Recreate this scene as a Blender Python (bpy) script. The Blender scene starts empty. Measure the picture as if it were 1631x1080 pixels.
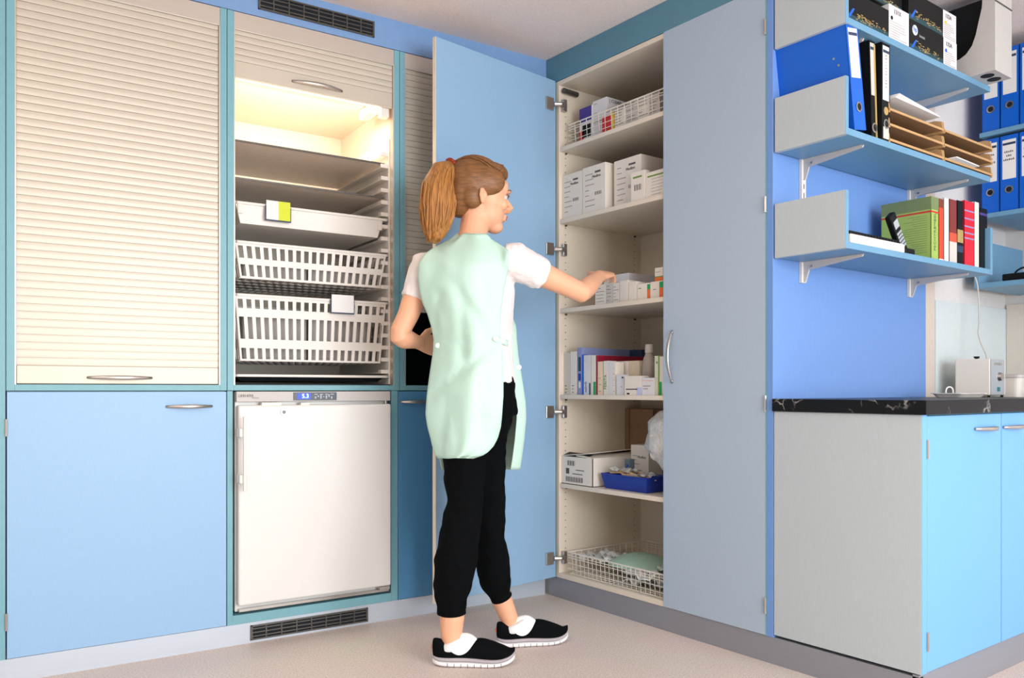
import bpy, bmesh, math, random
from mathutils import Vector, Matrix, noise
random.seed(7)
sc = bpy.context.scene
COL = sc.collection
PI = math.pi

# ------------------------------------------------------------------ camera geometry
FL = 1317.0; CX = 815.5; HY = 620.0; HC = 0.955
YAW = math.atan2(2560 - CX, FL)
FW = (math.cos(YAW), math.sin(YAW)); RT = (math.sin(YAW), -math.cos(YAW))
XB = 2.448; YC = 2.978
BA = YAW - math.atan2(2840 - CX, FL)          # the left wall is about 4 degrees off square

cam = bpy.data.objects.new('camera', bpy.data.cameras.new('camera'))
COL.objects.link(cam); sc.camera = cam
cam.data.sensor_fit = 'HORIZONTAL'; cam.data.sensor_width = 36.0
cam.data.lens = 36.0 * FL / 1631.0
cam.data.shift_y = (HY - 540.0) / 1631.0
cam.data.clip_start = 0.05
cam.location = (0, 0, HC)
cam.rotation_euler = (PI / 2, 0, YAW - PI / 2)

# ------------------------------------------------------------------ world, lights, exposure
sc.view_settings.view_transform = 'Standard'
sc.view_settings.look = 'None'
sc.view_settings.exposure = 0.56
sc.view_settings.gamma = 1.0
sc.view_settings.use_curve_mapping = False
w = bpy.data.worlds.new('world'); sc.world = w; w.use_nodes = True
w.node_tree.nodes['Background'].inputs[0].default_value = (0.8, 0.9, 1.0, 1)
w.node_tree.nodes['Background'].inputs[1].default_value = 0.6

def area(name, loc, aim, sx, sy, power, color, spread=180):
    l = bpy.data.lights.new(name, 'AREA'); l.shape = 'RECTANGLE'; l.size = sx; l.size_y = sy
    l.energy = power; l.color = color; l.spread = math.radians(spread)
    o = bpy.data.objects.new(name, l); COL.objects.link(o); o.location = loc
    o.rotation_euler = (Vector(aim) - Vector(loc)).to_track_quat('-Z', 'Y').to_euler()
    return o
area('window_daylight', (1.5, -2.5, 1.35), (1.7, 2.8, 0.9), 3.0, 1.7, 125, (0.88, 0.95, 1.0))
area('ceiling_lamp', (-1.0, 0.9, 2.46), (-1.0, 0.9, 0), 1.2, 0.6, 15, (1.0, 0.90, 0.80))
area('ceiling_lamp', (-0.9, -1.2, 2.46), (-0.9, -1.2, 0), 1.2, 0.6, 22, (1.0, 0.90, 0.80))

# ------------------------------------------------------------------ pixel helpers (real places from measured image points)
def yX(u, X): s = (u - CX) / FL; return X * (RT[0] - FW[0] * s) / (FW[0] + FW[1] * s)
def xY(u, Y): s = (u - CX) / FL; return Y * (FW[0] + FW[1] * s) / (RT[0] - FW[0] * s)
def dep(x, y): return x * FW[0] + y * FW[1]
def zV(v, d): return HC + (HY - v) * d / FL
def W(r, d, z): return Vector((d * FW[0] + r * RT[0], d * FW[1] + r * RT[1], z))
def U(u, v, d): return W((u - CX) / FL * d, d, zV(v, d))
OA = Vector((XB, YC, 0)); RA = Matrix.Rotation(BA, 3, 'Z')
def tA(u, dp=0.0):
    """local x on the left wall's plane (dp towards the room) for image column u"""
    s = (u - CX) / FL; dx = FW[0] + s * RT[0]; dy = FW[1] + s * RT[1]
    n = (math.sin(BA), -math.cos(BA)); o = (XB + n[0] * dp, YC + n[1] * dp)
    d = (o[0] * n[0] + o[1] * n[1]) / (dx * n[0] + dy * n[1])
    return (dx * d - o[0]) * math.cos(BA) + (dy * d - o[1]) * math.sin(BA), d
def zA(u, v, dp=0.0): return zV(v, tA(u, dp)[1])

# ------------------------------------------------------------------ materials
MATS = {}
def srgb(c):
    return tuple(((x / 255) / 12.92 if x / 255 <= 0.04045 else ((x / 255 + 0.055) / 1.055) ** 2.4) for x in c)
def mat(name, rgb, rough=0.5, metal=0.0, var=0.04, scale=40.0, bump=0.0, bscale=200.0, stretch=None, emit=0.0,
        alpha=1.0, trans=0.0, spec=0.5, sheen=0.0, sss=0.0):
    if name in MATS: return MATS[name]
    m = bpy.data.materials.new(name); m.use_nodes = True; nt = m.node_tree; n = nt.nodes; L = nt.links
    p = n['Principled BSDF']; c = srgb(rgb)
    p.inputs['Roughness'].default_value = rough; p.inputs['Metallic'].default_value = metal
    p.inputs['Specular IOR Level'].default_value = spec
    tc = n.new('ShaderNodeTexCoord'); mp = n.new('ShaderNodeMapping'); L.new(tc.outputs['Object'], mp.inputs[0])
    if stretch: mp.inputs['Scale'].default_value = stretch
    nz = n.new('ShaderNodeTexNoise'); nz.inputs['Scale'].default_value = scale; nz.inputs['Detail'].default_value = 4
    L.new(mp.outputs[0], nz.inputs[0])
    r = n.new('ShaderNodeValToRGB'); L.new(nz.outputs[0], r.inputs[0])
    r.color_ramp.elements[0].position = 0.3; r.color_ramp.elements[1].position = 0.7
    r.color_ramp.elements[0].color = tuple(max(0, x * (1 - var)) for x in c) + (1,)
    r.color_ramp.elements[1].color = tuple(min(1, x * (1 + var)) for x in c) + (1,)
    L.new(r.outputs[0], p.inputs['Base Color'])
    if bump:
        b = n.new('ShaderNodeTexNoise'); b.inputs['Scale'].default_value = bscale; L.new(mp.outputs[0], b.inputs[0])
        bb = n.new('ShaderNodeBump'); bb.inputs['Strength'].default_value = bump; bb.inputs['Distance'].default_value = 0.004
        L.new(b.outputs[0], bb.inputs['Height']); L.new(bb.outputs[0], p.inputs['Normal'])
    if emit:
        p.inputs['Emission Color'].default_value = c + (1,); p.inputs['Emission Strength'].default_value = emit
    if trans: p.inputs['Transmission Weight'].default_value = trans
    if alpha < 1: p.inputs['Alpha'].default_value = alpha
    if sheen: p.inputs['Sheen Weight'].default_value = sheen
    if sss:
        p.inputs['Subsurface Weight'].default_value = sss; p.inputs['Subsurface Radius'].default_value = (0.01, 0.004, 0.002)
    MATS[name] = m; return m

M_door = mat('blue laminate', (148, 186, 222), 0.42, var=0.03, scale=60, stretch=(6, 6, 0.6))
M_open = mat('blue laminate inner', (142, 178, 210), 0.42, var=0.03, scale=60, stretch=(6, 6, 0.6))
M_grey = mat('laminate greyed by light', (186, 196, 200), 0.45, var=0.035, scale=60, stretch=(6, 6, 0.6))  # warm light on faces turned to -X is put into this grey
M_gdoor = mat('blue laminate greyed by light', (172, 190, 208), 0.45, var=0.035, scale=60, stretch=(6, 6, 0.6))  # door blue shifted towards grey, with the warm side light painted in
M_frame = mat('teal blue edging', (118, 170, 182), 0.42, var=0.03)
M_panel = mat('deep blue laminate', (112, 152, 214), 0.42, var=0.03, scale=30, stretch=(4, 4, 0.6))
M_sofA = mat('soffit blue', (120, 156, 202), 0.45, var=0.03)
M_sofB = mat('soffit teal', (88, 138, 158), 0.45, var=0.03)
M_shelfb = mat('shelf blue laminate', (108, 156, 188), 0.42, var=0.03)
M_bright = mat('bright blue laminate', (112, 172, 234), 0.4, var=0.03, scale=60, stretch=(6, 6, 0.6))
M_dkdoor = mat('blue laminate darkened as shade', (80, 140, 184), 0.42, var=0.03)  # door blue darkened: shade from the open door put into the colour
M_alu = mat('aluminium slat', (200, 190, 174), 0.42, metal=0.25, var=0.02, scale=20, stretch=(0.4, 1, 8))
M_alu2 = mat('brushed aluminium', (205, 196, 186), 0.35, metal=0.6, var=0.03, scale=30, stretch=(0.3, 1, 10))
M_plA = mat('plinth metal', (196, 204, 214), 0.38, metal=0.35, var=0.02, scale=20, stretch=(0.3, 1, 6))
M_plB = mat('plinth grey', (150, 152, 160), 0.38, metal=0.35, var=0.02, scale=20, stretch=(0.3, 1, 6))
M_white = mat('white laminate', (228, 216, 198), 0.45, var=0.015)
M_wplas = mat('white plastic', (232, 226, 218), 0.4, var=0.01)
M_fr = mat('white enamel', (228, 226, 222), 0.3, var=0.008)
M_wire = mat('white coated wire', (236, 228, 214), 0.4, var=0.01)
M_steel = mat('steel', (190, 185, 180), 0.28, metal=0.9, var=0.03)
M_dsteel = mat('dark steel', (98, 94, 90), 0.35, metal=0.7, var=0.05)
M_black = mat('black plastic', (18, 20, 22), 0.5, var=0.1, spec=.2)
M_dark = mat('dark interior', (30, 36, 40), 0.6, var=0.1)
M_gap = mat('gap', (12, 20, 28), 0.9, var=0.1)
M_ceil = mat('ceiling plaster', (238, 224, 218), 0.9, var=0.05, scale=120, bump=0.5, bscale=160)
M_wall = mat('white wall paint', (222, 218, 216), 0.8, var=0.02)
M_tile = mat('glossy wall tile', (214, 224, 226), 0.2, var=0.02)
M_tile2 = mat('warm wall panel', (226, 214, 200), 0.3, var=0.02)
M_pil = mat('beige wall strip', (214, 200, 188), 0.6, var=0.02)
M_skin = mat('skin', (238, 178, 142), 0.5, var=0.04, scale=12, sss=0.08)
M_lip = mat('lips', (196, 104, 96), 0.45, var=0.04)
M_shirt = mat('white cotton', (238, 230, 228), 0.85, var=0.02, bump=0.25, bscale=60)
M_mint = mat('mint cotton', (198, 232, 217), 0.8, var=0.03, scale=6, bump=0.2, bscale=120)
M_mintd = mat('deep mint lining', (60, 150, 120), 0.85, var=0.03, scale=6)
M_pants = mat('black jersey', (8, 10, 12), 0.95, var=0.15, spec=.08, bump=0.25, bscale=60)
M_shoe = mat('black knit', (12, 14, 16), 0.95, var=0.15, spec=.08, bump=0.3, bscale=900)
M_sole = mat('white rubber', (236, 234, 234), 0.55, var=0.02)
M_sole2 = mat('grey rubber', (176, 168, 172), 0.6, var=0.02)
M_sock = mat('white sock', (240, 240, 240), 0.9, var=0.02, bump=0.3, bscale=500)
M_hair = mat('hair top', (126, 84, 46), 0.5, var=0.35, scale=30, stretch=(1, 1, 6))
M_tail = mat('hair tail', (168, 114, 56), 0.5, var=0.35, scale=26, stretch=(5, 5, 0.6))
M_tie = mat('hair tie', (150, 50, 24), 0.7)
M_eyew = mat('eye white', (206, 198, 192), 0.3, var=0.01)
M_iris = mat('iris', (60, 70, 60), 0.2)
M_box = mat('white carton', (232, 224, 212), 0.65, var=0.015)
M_box2 = mat('grey carton', (206, 200, 192), 0.65, var=0.015)
M_box3 = mat('cool white carton', (222, 220, 222), 0.6, var=0.015)
M_ink = mat('print ink', (92, 84, 82), 0.7, var=0.1)
M_inkl = mat('light print ink', (168, 158, 152), 0.7, var=0.05)
M_card = mat('brown cardboard', (150, 118, 90), 0.8, var=0.05, scale=30)
M_purple = mat('purple print', (66, 52, 140), 0.5)
M_red = mat('red print', (206, 40, 40), 0.5)
M_yel = mat('yellow print', (236, 196, 60), 0.5)
M_lime = mat('lime print', (208, 218, 30), 0.5, var=0.01)
M_orange = mat('orange print', (226, 112, 50), 0.5)
M_green = mat('green print', (24, 160, 90), 0.5)
M_gtxt = mat('green ink', (110, 150, 60), 0.6)
M_blue = mat('binder blue', (0, 96, 206), 0.4, var=0.03)
M_bluet = mat('blue plastic', (24, 52, 150), 0.35, var=0.05)
M_navy = mat('navy', (40, 60, 90), 0.5)
M_peri = mat('periwinkle folder', (140, 150, 196), 0.5, var=0.05)
M_magenta = mat('crimson cover', (150, 24, 54), 0.45)
M_cork = mat('tan tray board', (150, 116, 84), 0.6, var=0.06, scale=20)
M_cork2 = mat('tan tray edge', (196, 156, 108), 0.6, var=0.05)
M_cream = mat('cream enamel', (246, 236, 218), 0.4, var=0.01)
M_pgrey = mat('light grey plastic', (196, 192, 188), 0.45, var=0.02)
M_plgrey = mat('control grey', (170, 178, 184), 0.4, var=0.02)
M_teal = mat('teal switch', (20, 120, 130), 0.3)
M_paper = mat('paper', (236, 234, 232), 0.8, var=0.01)
M_led = mat('led strip', (255, 226, 190), 0.5, emit=7.0, var=0.0)
M_disp = mat('display blue', (30, 60, 255), 0.4, emit=1.2, var=0.0)
M_digit = mat('display digits', (190, 215, 255), 0.4, emit=2.5, var=0.0)
M_bookg = mat('green book cover', (160, 186, 92), 0.4, var=0.02)
M_bookg2 = mat('olive band', (118, 134, 86), 0.4, var=0.02)
M_mask = mat('pale green film', (176, 212, 190), 0.5, var=0.06)
M_mask2 = mat('clear film', (236, 242, 240), 0.25, var=0.1, scale=20, trans=0.0)
M_swab = mat('tan wooden swab', (214, 180, 132), 0.6, var=0.06)
M_gold = mat('gold print', (206, 176, 110), 0.35, metal=0.4, var=0.1)
M_bottle = mat('smoky bottle', (176, 164, 152), 0.35, var=0.03)

def film():
    m = bpy.data.materials.new('thin plastic film'); m.use_nodes = True; n = m.node_tree.nodes; L = m.node_tree.links
    p = n['Principled BSDF']; p.inputs['Base Color'].default_value = (0.93, 0.93, 0.91, 1); p.inputs['Roughness'].default_value = 0.25
    nz = n.new('ShaderNodeTexNoise'); nz.inputs['Scale'].default_value = 25
    r = n.new('ShaderNodeMapRange'); r.inputs[3].default_value = 0.35; r.inputs[4].default_value = 0.95
    L.new(nz.outputs[0], r.inputs[0]); L.new(r.outputs[0], p.inputs['Alpha'])
    return m
M_film = film()

def floor_mat():
    m = bpy.data.materials.new('speckled linoleum'); m.use_nodes = True; n = m.node_tree.nodes; L = m.node_tree.links
    p = n['Principled BSDF']; p.inputs['Roughness'].default_value = 0.5
    tc = n.new('ShaderNodeTexCoord')
    a = n.new('ShaderNodeTexNoise'); a.inputs['Scale'].default_value = 160; a.inputs['Detail'].default_value = 6
    b = n.new('ShaderNodeTexNoise'); b.inputs['Scale'].default_value = 3; b.inputs['Detail'].default_value = 3
    L.new(tc.outputs['Object'], a.inputs[0]); L.new(tc.outputs['Object'], b.inputs[0])
    r = n.new('ShaderNodeValToRGB'); L.new(a.outputs[0], r.inputs[0])
    r.color_ramp.elements[0].position = 0.32; r.color_ramp.elements[1].position = 0.68
    r.color_ramp.elements[0].color = srgb((206, 188, 176)) + (1,); r.color_ramp.elements[1].color = srgb((242, 228, 218)) + (1,)
    mx = n.new('ShaderNodeMixRGB'); mx.blend_type = 'MULTIPLY'; mx.inputs[0].default_value = 0.12
    L.new(r.outputs[0], mx.inputs[1]); L.new(b.outputs[1], mx.inputs[2]); L.new(mx.outputs[0], p.inputs['Base Color'])
    return m
M_floor = floor_mat()

def marble():
    m = bpy.data.materials.new('black marbled laminate'); m.use_nodes = True; n = m.node_tree.nodes; L = m.node_tree.links
    p = n['Principled BSDF']; p.inputs['Roughness'].default_value = 0.38; p.inputs['Specular IOR Level'].default_value = 0.22
    tc = n.new('ShaderNodeTexCoord')
    nz = n.new('ShaderNodeTexNoise'); nz.inputs['Scale'].default_value = 5; nz.inputs['Detail'].default_value = 5
    L.new(tc.outputs['Object'], nz.inputs[0])
    mx = n.new('ShaderNodeMixRGB'); mx.inputs[0].default_value = 0.35; L.new(tc.outputs['Object'], mx.inputs[1]); L.new(nz.outputs[1], mx.inputs[2])
    v = n.new('ShaderNodeTexVoronoi'); v.feature = 'DISTANCE_TO_EDGE'; v.inputs['Scale'].default_value = 9
    L.new(mx.outputs[0], v.inputs[0])
    r = n.new('ShaderNodeValToRGB'); L.new(v.outputs[0], r.inputs[0])
    r.color_ramp.elements[0].position = 0.0; r.color_ramp.elements[1].position = 0.035
    n2 = n.new('ShaderNodeTexNoise'); n2.inputs['Scale'].default_value = 14; L.new(tc.outputs['Object'], n2.inputs[0])
    r.color_ramp.elements[0].color = (1, 1, 1, 1); r.color_ramp.elements[1].color = (0, 0, 0, 1)
    r2 = n.new('ShaderNodeValToRGB'); L.new(n2.outputs[0], r2.inputs[0])
    r2.color_ramp.elements[0].position = 0.52; r2.color_ramp.elements[1].position = 0.68
    mu = n.new('ShaderNodeMath'); mu.operation = 'MULTIPLY'; L.new(r.outputs[0], mu.inputs[0]); L.new(r2.outputs[0], mu.inputs[1])
    c = n.new('ShaderNodeMixRGB'); L.new(mu.outputs[0], c.inputs[0])
    c.inputs[1].default_value = srgb((14, 16, 20)) + (1,); c.inputs[2].default_value = srgb((176, 172, 170)) + (1,)
    L.new(c.outputs[0], p.inputs['Base Color'])
    return m
M_marble = marble()

# ------------------------------------------------------------------ builders
OFF = {}
def tag(o, label=None, cat=None, group=None, kind=None):
    if label: o['label'] = label
    if cat: o['category'] = cat
    if group: o['group'] = group
    if kind: o['kind'] = kind
    return o
def thing(name, label, cat, off=(0, 0, 0), frame=None, group=None):
    """an Empty at the thing's base; off is its base point in its wall's coordinates"""
    o = bpy.data.objects.new(name, None); COL.objects.link(o); o.empty_display_size = 0.05
    off = Vector(off)
    if frame == 'A': o.location = OA + RA @ off; o.rotation_euler = (0, 0, BA)
    else: o.location = off
    OFF[o] = off
    return tag(o, label, cat, group)

class MB:
    def __init__(s): s.v = []; s.f = []
    def box(s, x0, x1, y0, y1, z0, z1):
        i = len(s.v)
        s.v += [(x, y, z) for z in (z0, z1) for y in (y0, y1) for x in (x0, x1)]
        s.f += [tuple(i + k for k in q) for q in ((0, 2, 3, 1), (4, 5, 7, 6), (0, 1, 5, 4), (2, 6, 7, 3), (0, 4, 6, 2), (1, 3, 7, 5))]
        return s
    def quad(s, a, b, c, d):
        i = len(s.v); s.v += [tuple(p) for p in (a, b, c, d)]; s.f.append((i, i + 1, i + 2, i + 3)); return s
    def tube(s, pts, rad, n=10, cap=True, flat=None):
        """tapered tube along points; rad float or list; flat=(vector, factor) squashes sections along a direction"""
        pts = [Vector(p) for p in pts]
        if not isinstance(rad, (list, tuple)): rad = [rad] * len(pts)
        prev = None; i0 = len(s.v)
        for k, p in enumerate(pts):
            t = (pts[min(k + 1, len(pts) - 1)] - pts[max(k - 1, 0)])
            t = t.normalized() if t.length > 1e-9 else Vector((0, 0, 1))
            if prev is None:
                a = t.orthogonal().normalized()
            else:
                a = prev - t * prev.dot(t); a = a.normalized() if a.length > 1e-6 else t.orthogonal().normalized()
            prev = a; b = t.cross(a)
            for j in range(n):
                w_ = 2 * PI * j / n; q = (a * math.cos(w_) + b * math.sin(w_)) * rad[k]
                if flat: q -= Vector(flat[0]) * q.dot(Vector(flat[0])) * (1 - flat[1])
                s.v.append(tuple(p + q))
        for k in range(len(pts) - 1):
            for j in range(n):
                a0 = i0 + k * n + j; a1 = i0 + k * n + (j + 1) % n
                s.f.append((a0, a1, a1 + n, a0 + n))
        if cap:
            s.f.append(tuple(i0 + j for j in reversed(range(n)))); e = i0 + (len(pts) - 1) * n
            s.f.append(tuple(e + j for j in range(n)))
        return s
    def loft(s, rings, cap=True):
        n = len(rings[0]); i0 = len(s.v)
        for r in rings: s.v += [tuple(p) for p in r]
        for k in range(len(rings) - 1):
            for j in range(n):
                a0 = i0 + k * n + j; a1 = i0 + k * n + (j + 1) % n
                s.f.append((a0, a1, a1 + n, a0 + n))
        if cap:
            s.f.append(tuple(i0 + j for j in reversed(range(n)))); e = i0 + (len(rings) - 1) * n
            s.f.append(tuple(e + j for j in range(n)))
        return s
    def grid(s, rows):
        i0 = len(s.v); n = len(rows[0])
        for r in rows: s.v += [tuple(p) for p in r]
        for k in range(len(rows) - 1):
            for j in range(n - 1):
                a = i0 + k * n + j; s.f.append((a, a + 1, a + 1 + n, a + n))
        return s
    def ell(s, c, ax, n=20, m=12):
        """ellipsoid; ax = three axis vectors"""
        c = Vector(c); ax = [Vector(a) for a in ax]; i0 = len(s.v)
        s.v.append(tuple(c + ax[2]))
        for k in range(1, m):
            th = PI * k / m
            for j in range(n):
                ph = 2 * PI * j / n
                s.v.append(tuple(c + ax[0] * math.sin(th) * math.cos(ph) + ax[1] * math.sin(th) * math.sin(ph) + ax[2] * math.cos(th)))
        s.v.append(tuple(c - ax[2])); last = len(s.v) - 1
        for j in range(n): s.f.append((i0, i0 + 1 + j, i0 + 1 + (j + 1) % n))
        for k in range(m - 2):
            for j in range(n):
                a = i0 + 1 + k * n + j; b = i0 + 1 + k * n + (j + 1) % n
                s.f.append((a, a + n, b + n, b))
        for j in range(n): s.f.append((last, i0 + 1 + (m - 2) * n + (j + 1) % n, i0 + 1 + (m - 2) * n + j))
        return s
    def prism(s, poly, axis, a, b):
        """polygon (2-D) extruded along axis from a to b"""
        def mk(p, t):
            if axis == 'x': return (t, p[0], p[1])
            if axis == 'y': return (p[0], t, p[1])
            return (p[0], p[1], t)
        i = len(s.v); n = len(poly)
        s.v += [mk(p, a) for p in poly] + [mk(p, b) for p in poly]
        s.f.append(tuple(i + j for j in range(n))); s.f.append(tuple(i + n + j for j in reversed(range(n))))
        for j in range(n): s.f.append((i + j, i + n + j, i + n + (j + 1) % n, i + (j + 1) % n))
        return s
    def xf(s, M):
        s.v = [tuple(M @ Vector(p)) for p in s.v]; return s
    def build(s, name, material, parent=None, bevel=0.0, smooth=False, label=None, root=None, solid=0.0, sub=0, segs=2):
        me = bpy.data.meshes.new(name)
        off = OFF.get(parent, None)
        if off is None: off = Vector((0, 0, 0))
        me.from_pydata([tuple(Vector(p) - off) for p in s.v], [], s.f); me.update()
        bm = bmesh.new(); bm.from_mesh(me); bmesh.ops.recalc_face_normals(bm, faces=bm.faces); bm.to_mesh(me); bm.free()
        if smooth:
            for p in me.polygons: p.use_smooth = True
        me.materials.append(material)
        o = bpy.data.objects.new(name, me); COL.objects.link(o)
        if parent:
            o.parent = parent; OFF[o] = off
        if bevel:
            md = o.modifiers.new('b', 'BEVEL'); md.width = bevel; md.segments = segs; md.limit_method = 'ANGLE'
        if solid:
            md = o.modifiers.new('s', 'SOLIDIFY'); md.thickness = solid; md.offset = 0
        if sub:
            md = o.modifiers.new('u', 'SUBSURF'); md.levels = sub; md.render_levels = sub
        if label: o['label'] = label
        return o

def base_mesh(name, mb, material, bevel=0.0, smooth=False, rebase=True, **k):
    """one-mesh thing: origin moved to its base"""
    vs = mb.v; cx = sum(p[0] for p in vs) / len(vs); cy = sum(p[1] for p in vs) / len(vs); cz = min(p[2] for p in vs)
    c = Vector((cx, cy, cz)); mb.v = [tuple(Vector(p) - c) for p in vs]
    o = mb.build(name, material, None, bevel, smooth, **k); o.location = c; return o

def bake(o):
    dg = bpy.context.evaluated_depsgraph_get(); e = o.evaluated_get(dg)
    me = bpy.data.meshes.new_from_object(e); o.modifiers.clear(); o.data = me
    for p in me.polygons: p.use_smooth = True
    return o
def remesh(o, vox, smooth=4, fac=0.5):
    md = o.modifiers.new('r', 'REMESH'); md.mode = 'VOXEL'; md.voxel_size = vox; md.use_smooth_shade = True
    md = o.modifiers.new('sm', 'SMOOTH'); md.factor = fac; md.iterations = smooth
    return bake(o)

def text(name, body, size, material, parent, origin, right, up, align='CENTER', ext=0.0004, label=None):
    """raised lettering: origin in the parent's wall coordinates, right/up unit vectors"""
    cu = bpy.data.curves.new(name, 'FONT'); cu.body = body; cu.size = size; cu.align_x = align; cu.align_y = 'CENTER'; cu.extrude = ext
    tmp = bpy.data.objects.new(name, cu); COL.objects.link(tmp)
    dg = bpy.context.evaluated_depsgraph_get(); me = bpy.data.meshes.new_from_object(tmp.evaluated_get(dg))
    bpy.data.objects.remove(tmp)
    r = Vector(right).normalized(); u = Vector(up).normalized(); n = r.cross(u)
    M = Matrix(((r.x, u.x, n.x), (r.y, u.y, n.y), (r.z, u.z, n.z)))
    off = OFF.get(parent, Vector((0, 0, 0))); og = Vector(origin) - off
    for v in me.vertices: v.co = M @ v.co + og
    me.materials.clear(); me.materials.append(material)
    o = bpy.data.objects.new(name, me); COL.objects.link(o); o.parent = parent; OFF[o] = off
    if label: o['label'] = label
    return o

def copy_tree(o, parent=None):
    c = o.copy(); COL.objects.link(c); c.parent = parent
    for ch in [x for x in o.children]: copy_tree(ch, c)
    return c

# ------------------------------------------------------------------ the room
def struct(name, mb, m, frame=None, **k):
    o = mb.build(name, m, None, **k); o['kind'] = 'structure'
    if frame == 'A': o.location = OA; o.rotation_euler = (0, 0, BA)
    return o
ZC = 2.487
struct('floor', MB().box(-3.2, 5.0, -3.0, 4.3, -0.03, 0.0), M_floor)
struct('ceiling', MB().box(-3.2, 5.0, -3.0, 4.3, ZC, ZC + 0.03), M_ceil)
struct('wall_back', MB().box(-5.5, 0.6, 0.62, 0.66, 0, ZC), M_wall, 'A')
struct('wall_left', MB().box(-2.74, -2.7, -2.7, 3.6, 0, ZC), M_wall)
struct('wall_front', MB().box(-2.7, 4.3, -2.74, -2.7, 0, ZC), M_wall)
struct('wall_right', MB().box(4.3, 4.34, -3.0, 3.0, 0, ZC), M_wall)
struct('wall_recess', MB().box(3.515, 4.3, 1.75, 1.79, 0, ZC), M_wall)
struct('trim_1', MB().box(-2.9, -0.001, 0.0, 0.03, 2.365, ZC), M_sofA, 'A')           # panel between units and ceiling, left
struct('trim_2', MB().box(XB, XB + 0.03, 1.742, YC - 0.001, 2.366, ZC), M_sofB)         # same, right
struct('trim_3', MB().box(XB, XB + 0.02, 2.912, YC - 0.004, 0.094, 2.366), M_frame)  # corner filler
struct('baseboard_left', MB().box(-2.9, -0.004, 0.004, 0.03, 0.0, 0.077), M_plA, 'A')
struct('baseboard_right', MB().box(XB + 0.006, XB + 0.03, 1.236, YC - 0.01, 0.0, 0.094), M_plB)
struct('baseboard_front', MB().box(XB + 0.006, 4.3, 1.236, 1.256, 0.0, 0.1), M_plB)
# tiled splashback in the recess and on the right wall
struct('trim_4', MB().box(3.60, 4.296, 1.742, 1.75, 0.92, zV(478, dep(3.6, 1.75))), M_tile)
struct('trim_5', MB().box(3.515, 3.598, 1.744, 1.75, 0.92, ZC), M_pil)
struct('trim_6', MB().box(4.292, 4.3, -0.5, 1.74, 0.92, 1.36), M_tile2)

# ------------------------------------------------------------------ handles
def bow(cx, cy, cz, length, along, out, parent, name='handle', bulge=0.026, m=M_steel, h=0.0075):
    along = Vector(along); out = Vector(out); pts = []; rad = []
    for k in range(15):
        q = -1 + 2 * k / 14
        pts.append(Vector((cx, cy, cz)) + along * (q * length / 2) + out * (bulge * (1 - q * q) + 0.003))
        rad.append(h * (0.55 + 0.45 * (1 - q * q)))
    b = MB().tube(pts, rad, 10, flat=(out, 0.5))
    for q in (-0.93, 0.93):
        p = Vector((cx, cy, cz)) + along * (q * length / 2); b.tube([p - out * 0.001, p + out * 0.008], 0.005, 8)
    return b.build(name, m, parent, smooth=True)
def leaf_hinge(x, y, z, parent, fr='x'):
    b = MB().tube([(x, y, z - 0.028), (x, y, z + 0.028)], 0.0045, 8)
    for k in (-0.012, 0.012): b.tube([(x, y, z + k - 0.001), (x, y, z + k + 0.001)], 0.0052, 8)
    return b.build('hinge', M_steel, parent, smooth=False)

# ------------------------------------------------------------------ left wall: shutter units
UX = [(-2.147, -1.4495), (-1.4475, -0.7495), (-0.7475, -0.05)]
ZT = 2.363; ZH = 2.293; ZR0 = 0.950; ZR1 = 0.971; TS = 0.024
def slats(z0, z1, xa, xb, y=0.012):
    """slatted curtain: curved aluminium profiles at 25.5 mm pitch"""
    n = max(1, round((z1 - z0) / 0.0255)); p = (z1 - z0) / n; b = MB()
    prof = [(y + 0.003, z0)]
    for k in range(n):
        a = z0 + k * p
        for q, yy in ((0.0, 0.003), (0.045, 0.003), (0.05, -0.0012), (0.3, -0.0017), (0.55, -0.0019), (0.8, -0.0017), (0.985, -0.0012), (0.99, 0.003)):
            prof.append((y + yy - 0.001, a + q * p))
    prof.append((y + 0.005, z1))
    back = [(y + 0.009, z1), (y + 0.009, z0)]
    # thin box strip built as quads so that shading stays crisp
    for (ya, za), (yb, zb) in zip(prof[:-1], prof[1:]):
        b.quad((xa, ya, za), (xb, ya, za), (xb, yb, zb), (xa, yb, zb))
    b.quad((xa, back[1][0], z0), (xb, back[1][0], z0), (xb, back[0][0], z1), (xa, back[0][0], z1))
    return b
ULAB = ['tall wall unit closed by a cream roller shutter, leftmost',
        'open wall unit with raised roller shutter and lit baskets inside',
        'wall unit with dark roller shutter behind the open blue door']
units = []
for i, (a, b) in enumerate(UX):
    t = thing('shutter_cabinet', ULAB[i], 'cabinet', ((a + b) / 2, 0, ZR0), 'A'); units.append(t)
    for (s0, s1) in ((a, a + TS), (b - TS, b)):
        MB().box(s0, s1, 0.0, 0.6, ZR0, ZT).build('side_panel', M_frame, t, 0.0008)
    MB().box(a + TS, b - TS, 0.0, 0.6, ZR0, ZR1).build('bottom_rail', M_frame, t, 0.0008)
    MB().box(a + TS, b - TS, 0.002, 0.006, ZH + 0.004, ZT).build('header_panel', M_alu2, t, 0.001)
    MB().box(a + TS, b - TS, 0.03, 0.6, ZT - 0.02, ZT).build('top_panel', M_white, t)
    if i == 1:
        for (s0, s1) in ((a + TS, a + TS + .0008), (b - TS - .0008, b - TS)): MB().box(s0, s1, 0.031, 0.59, ZR1, ZT - .02).build('side_liner', M_white, t)
    MB().box(a + TS, b - TS, 0.59, 0.6, ZR1, ZT - 0.02).build('back_panel', M_white if i == 1 else M_dark, t)
    for (s0, s1) in ((a + TS, a + TS + 0.004), (b - TS - 0.004, b - TS)):
        MB().box(s0, s1, 0.001, 0.03, ZR1, ZH + 0.005).build('shutter_track', M_alu2, t)
zbar = [(0.973, 1.034), (2.120, 2.183), (1.28, 1.343)]
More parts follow.
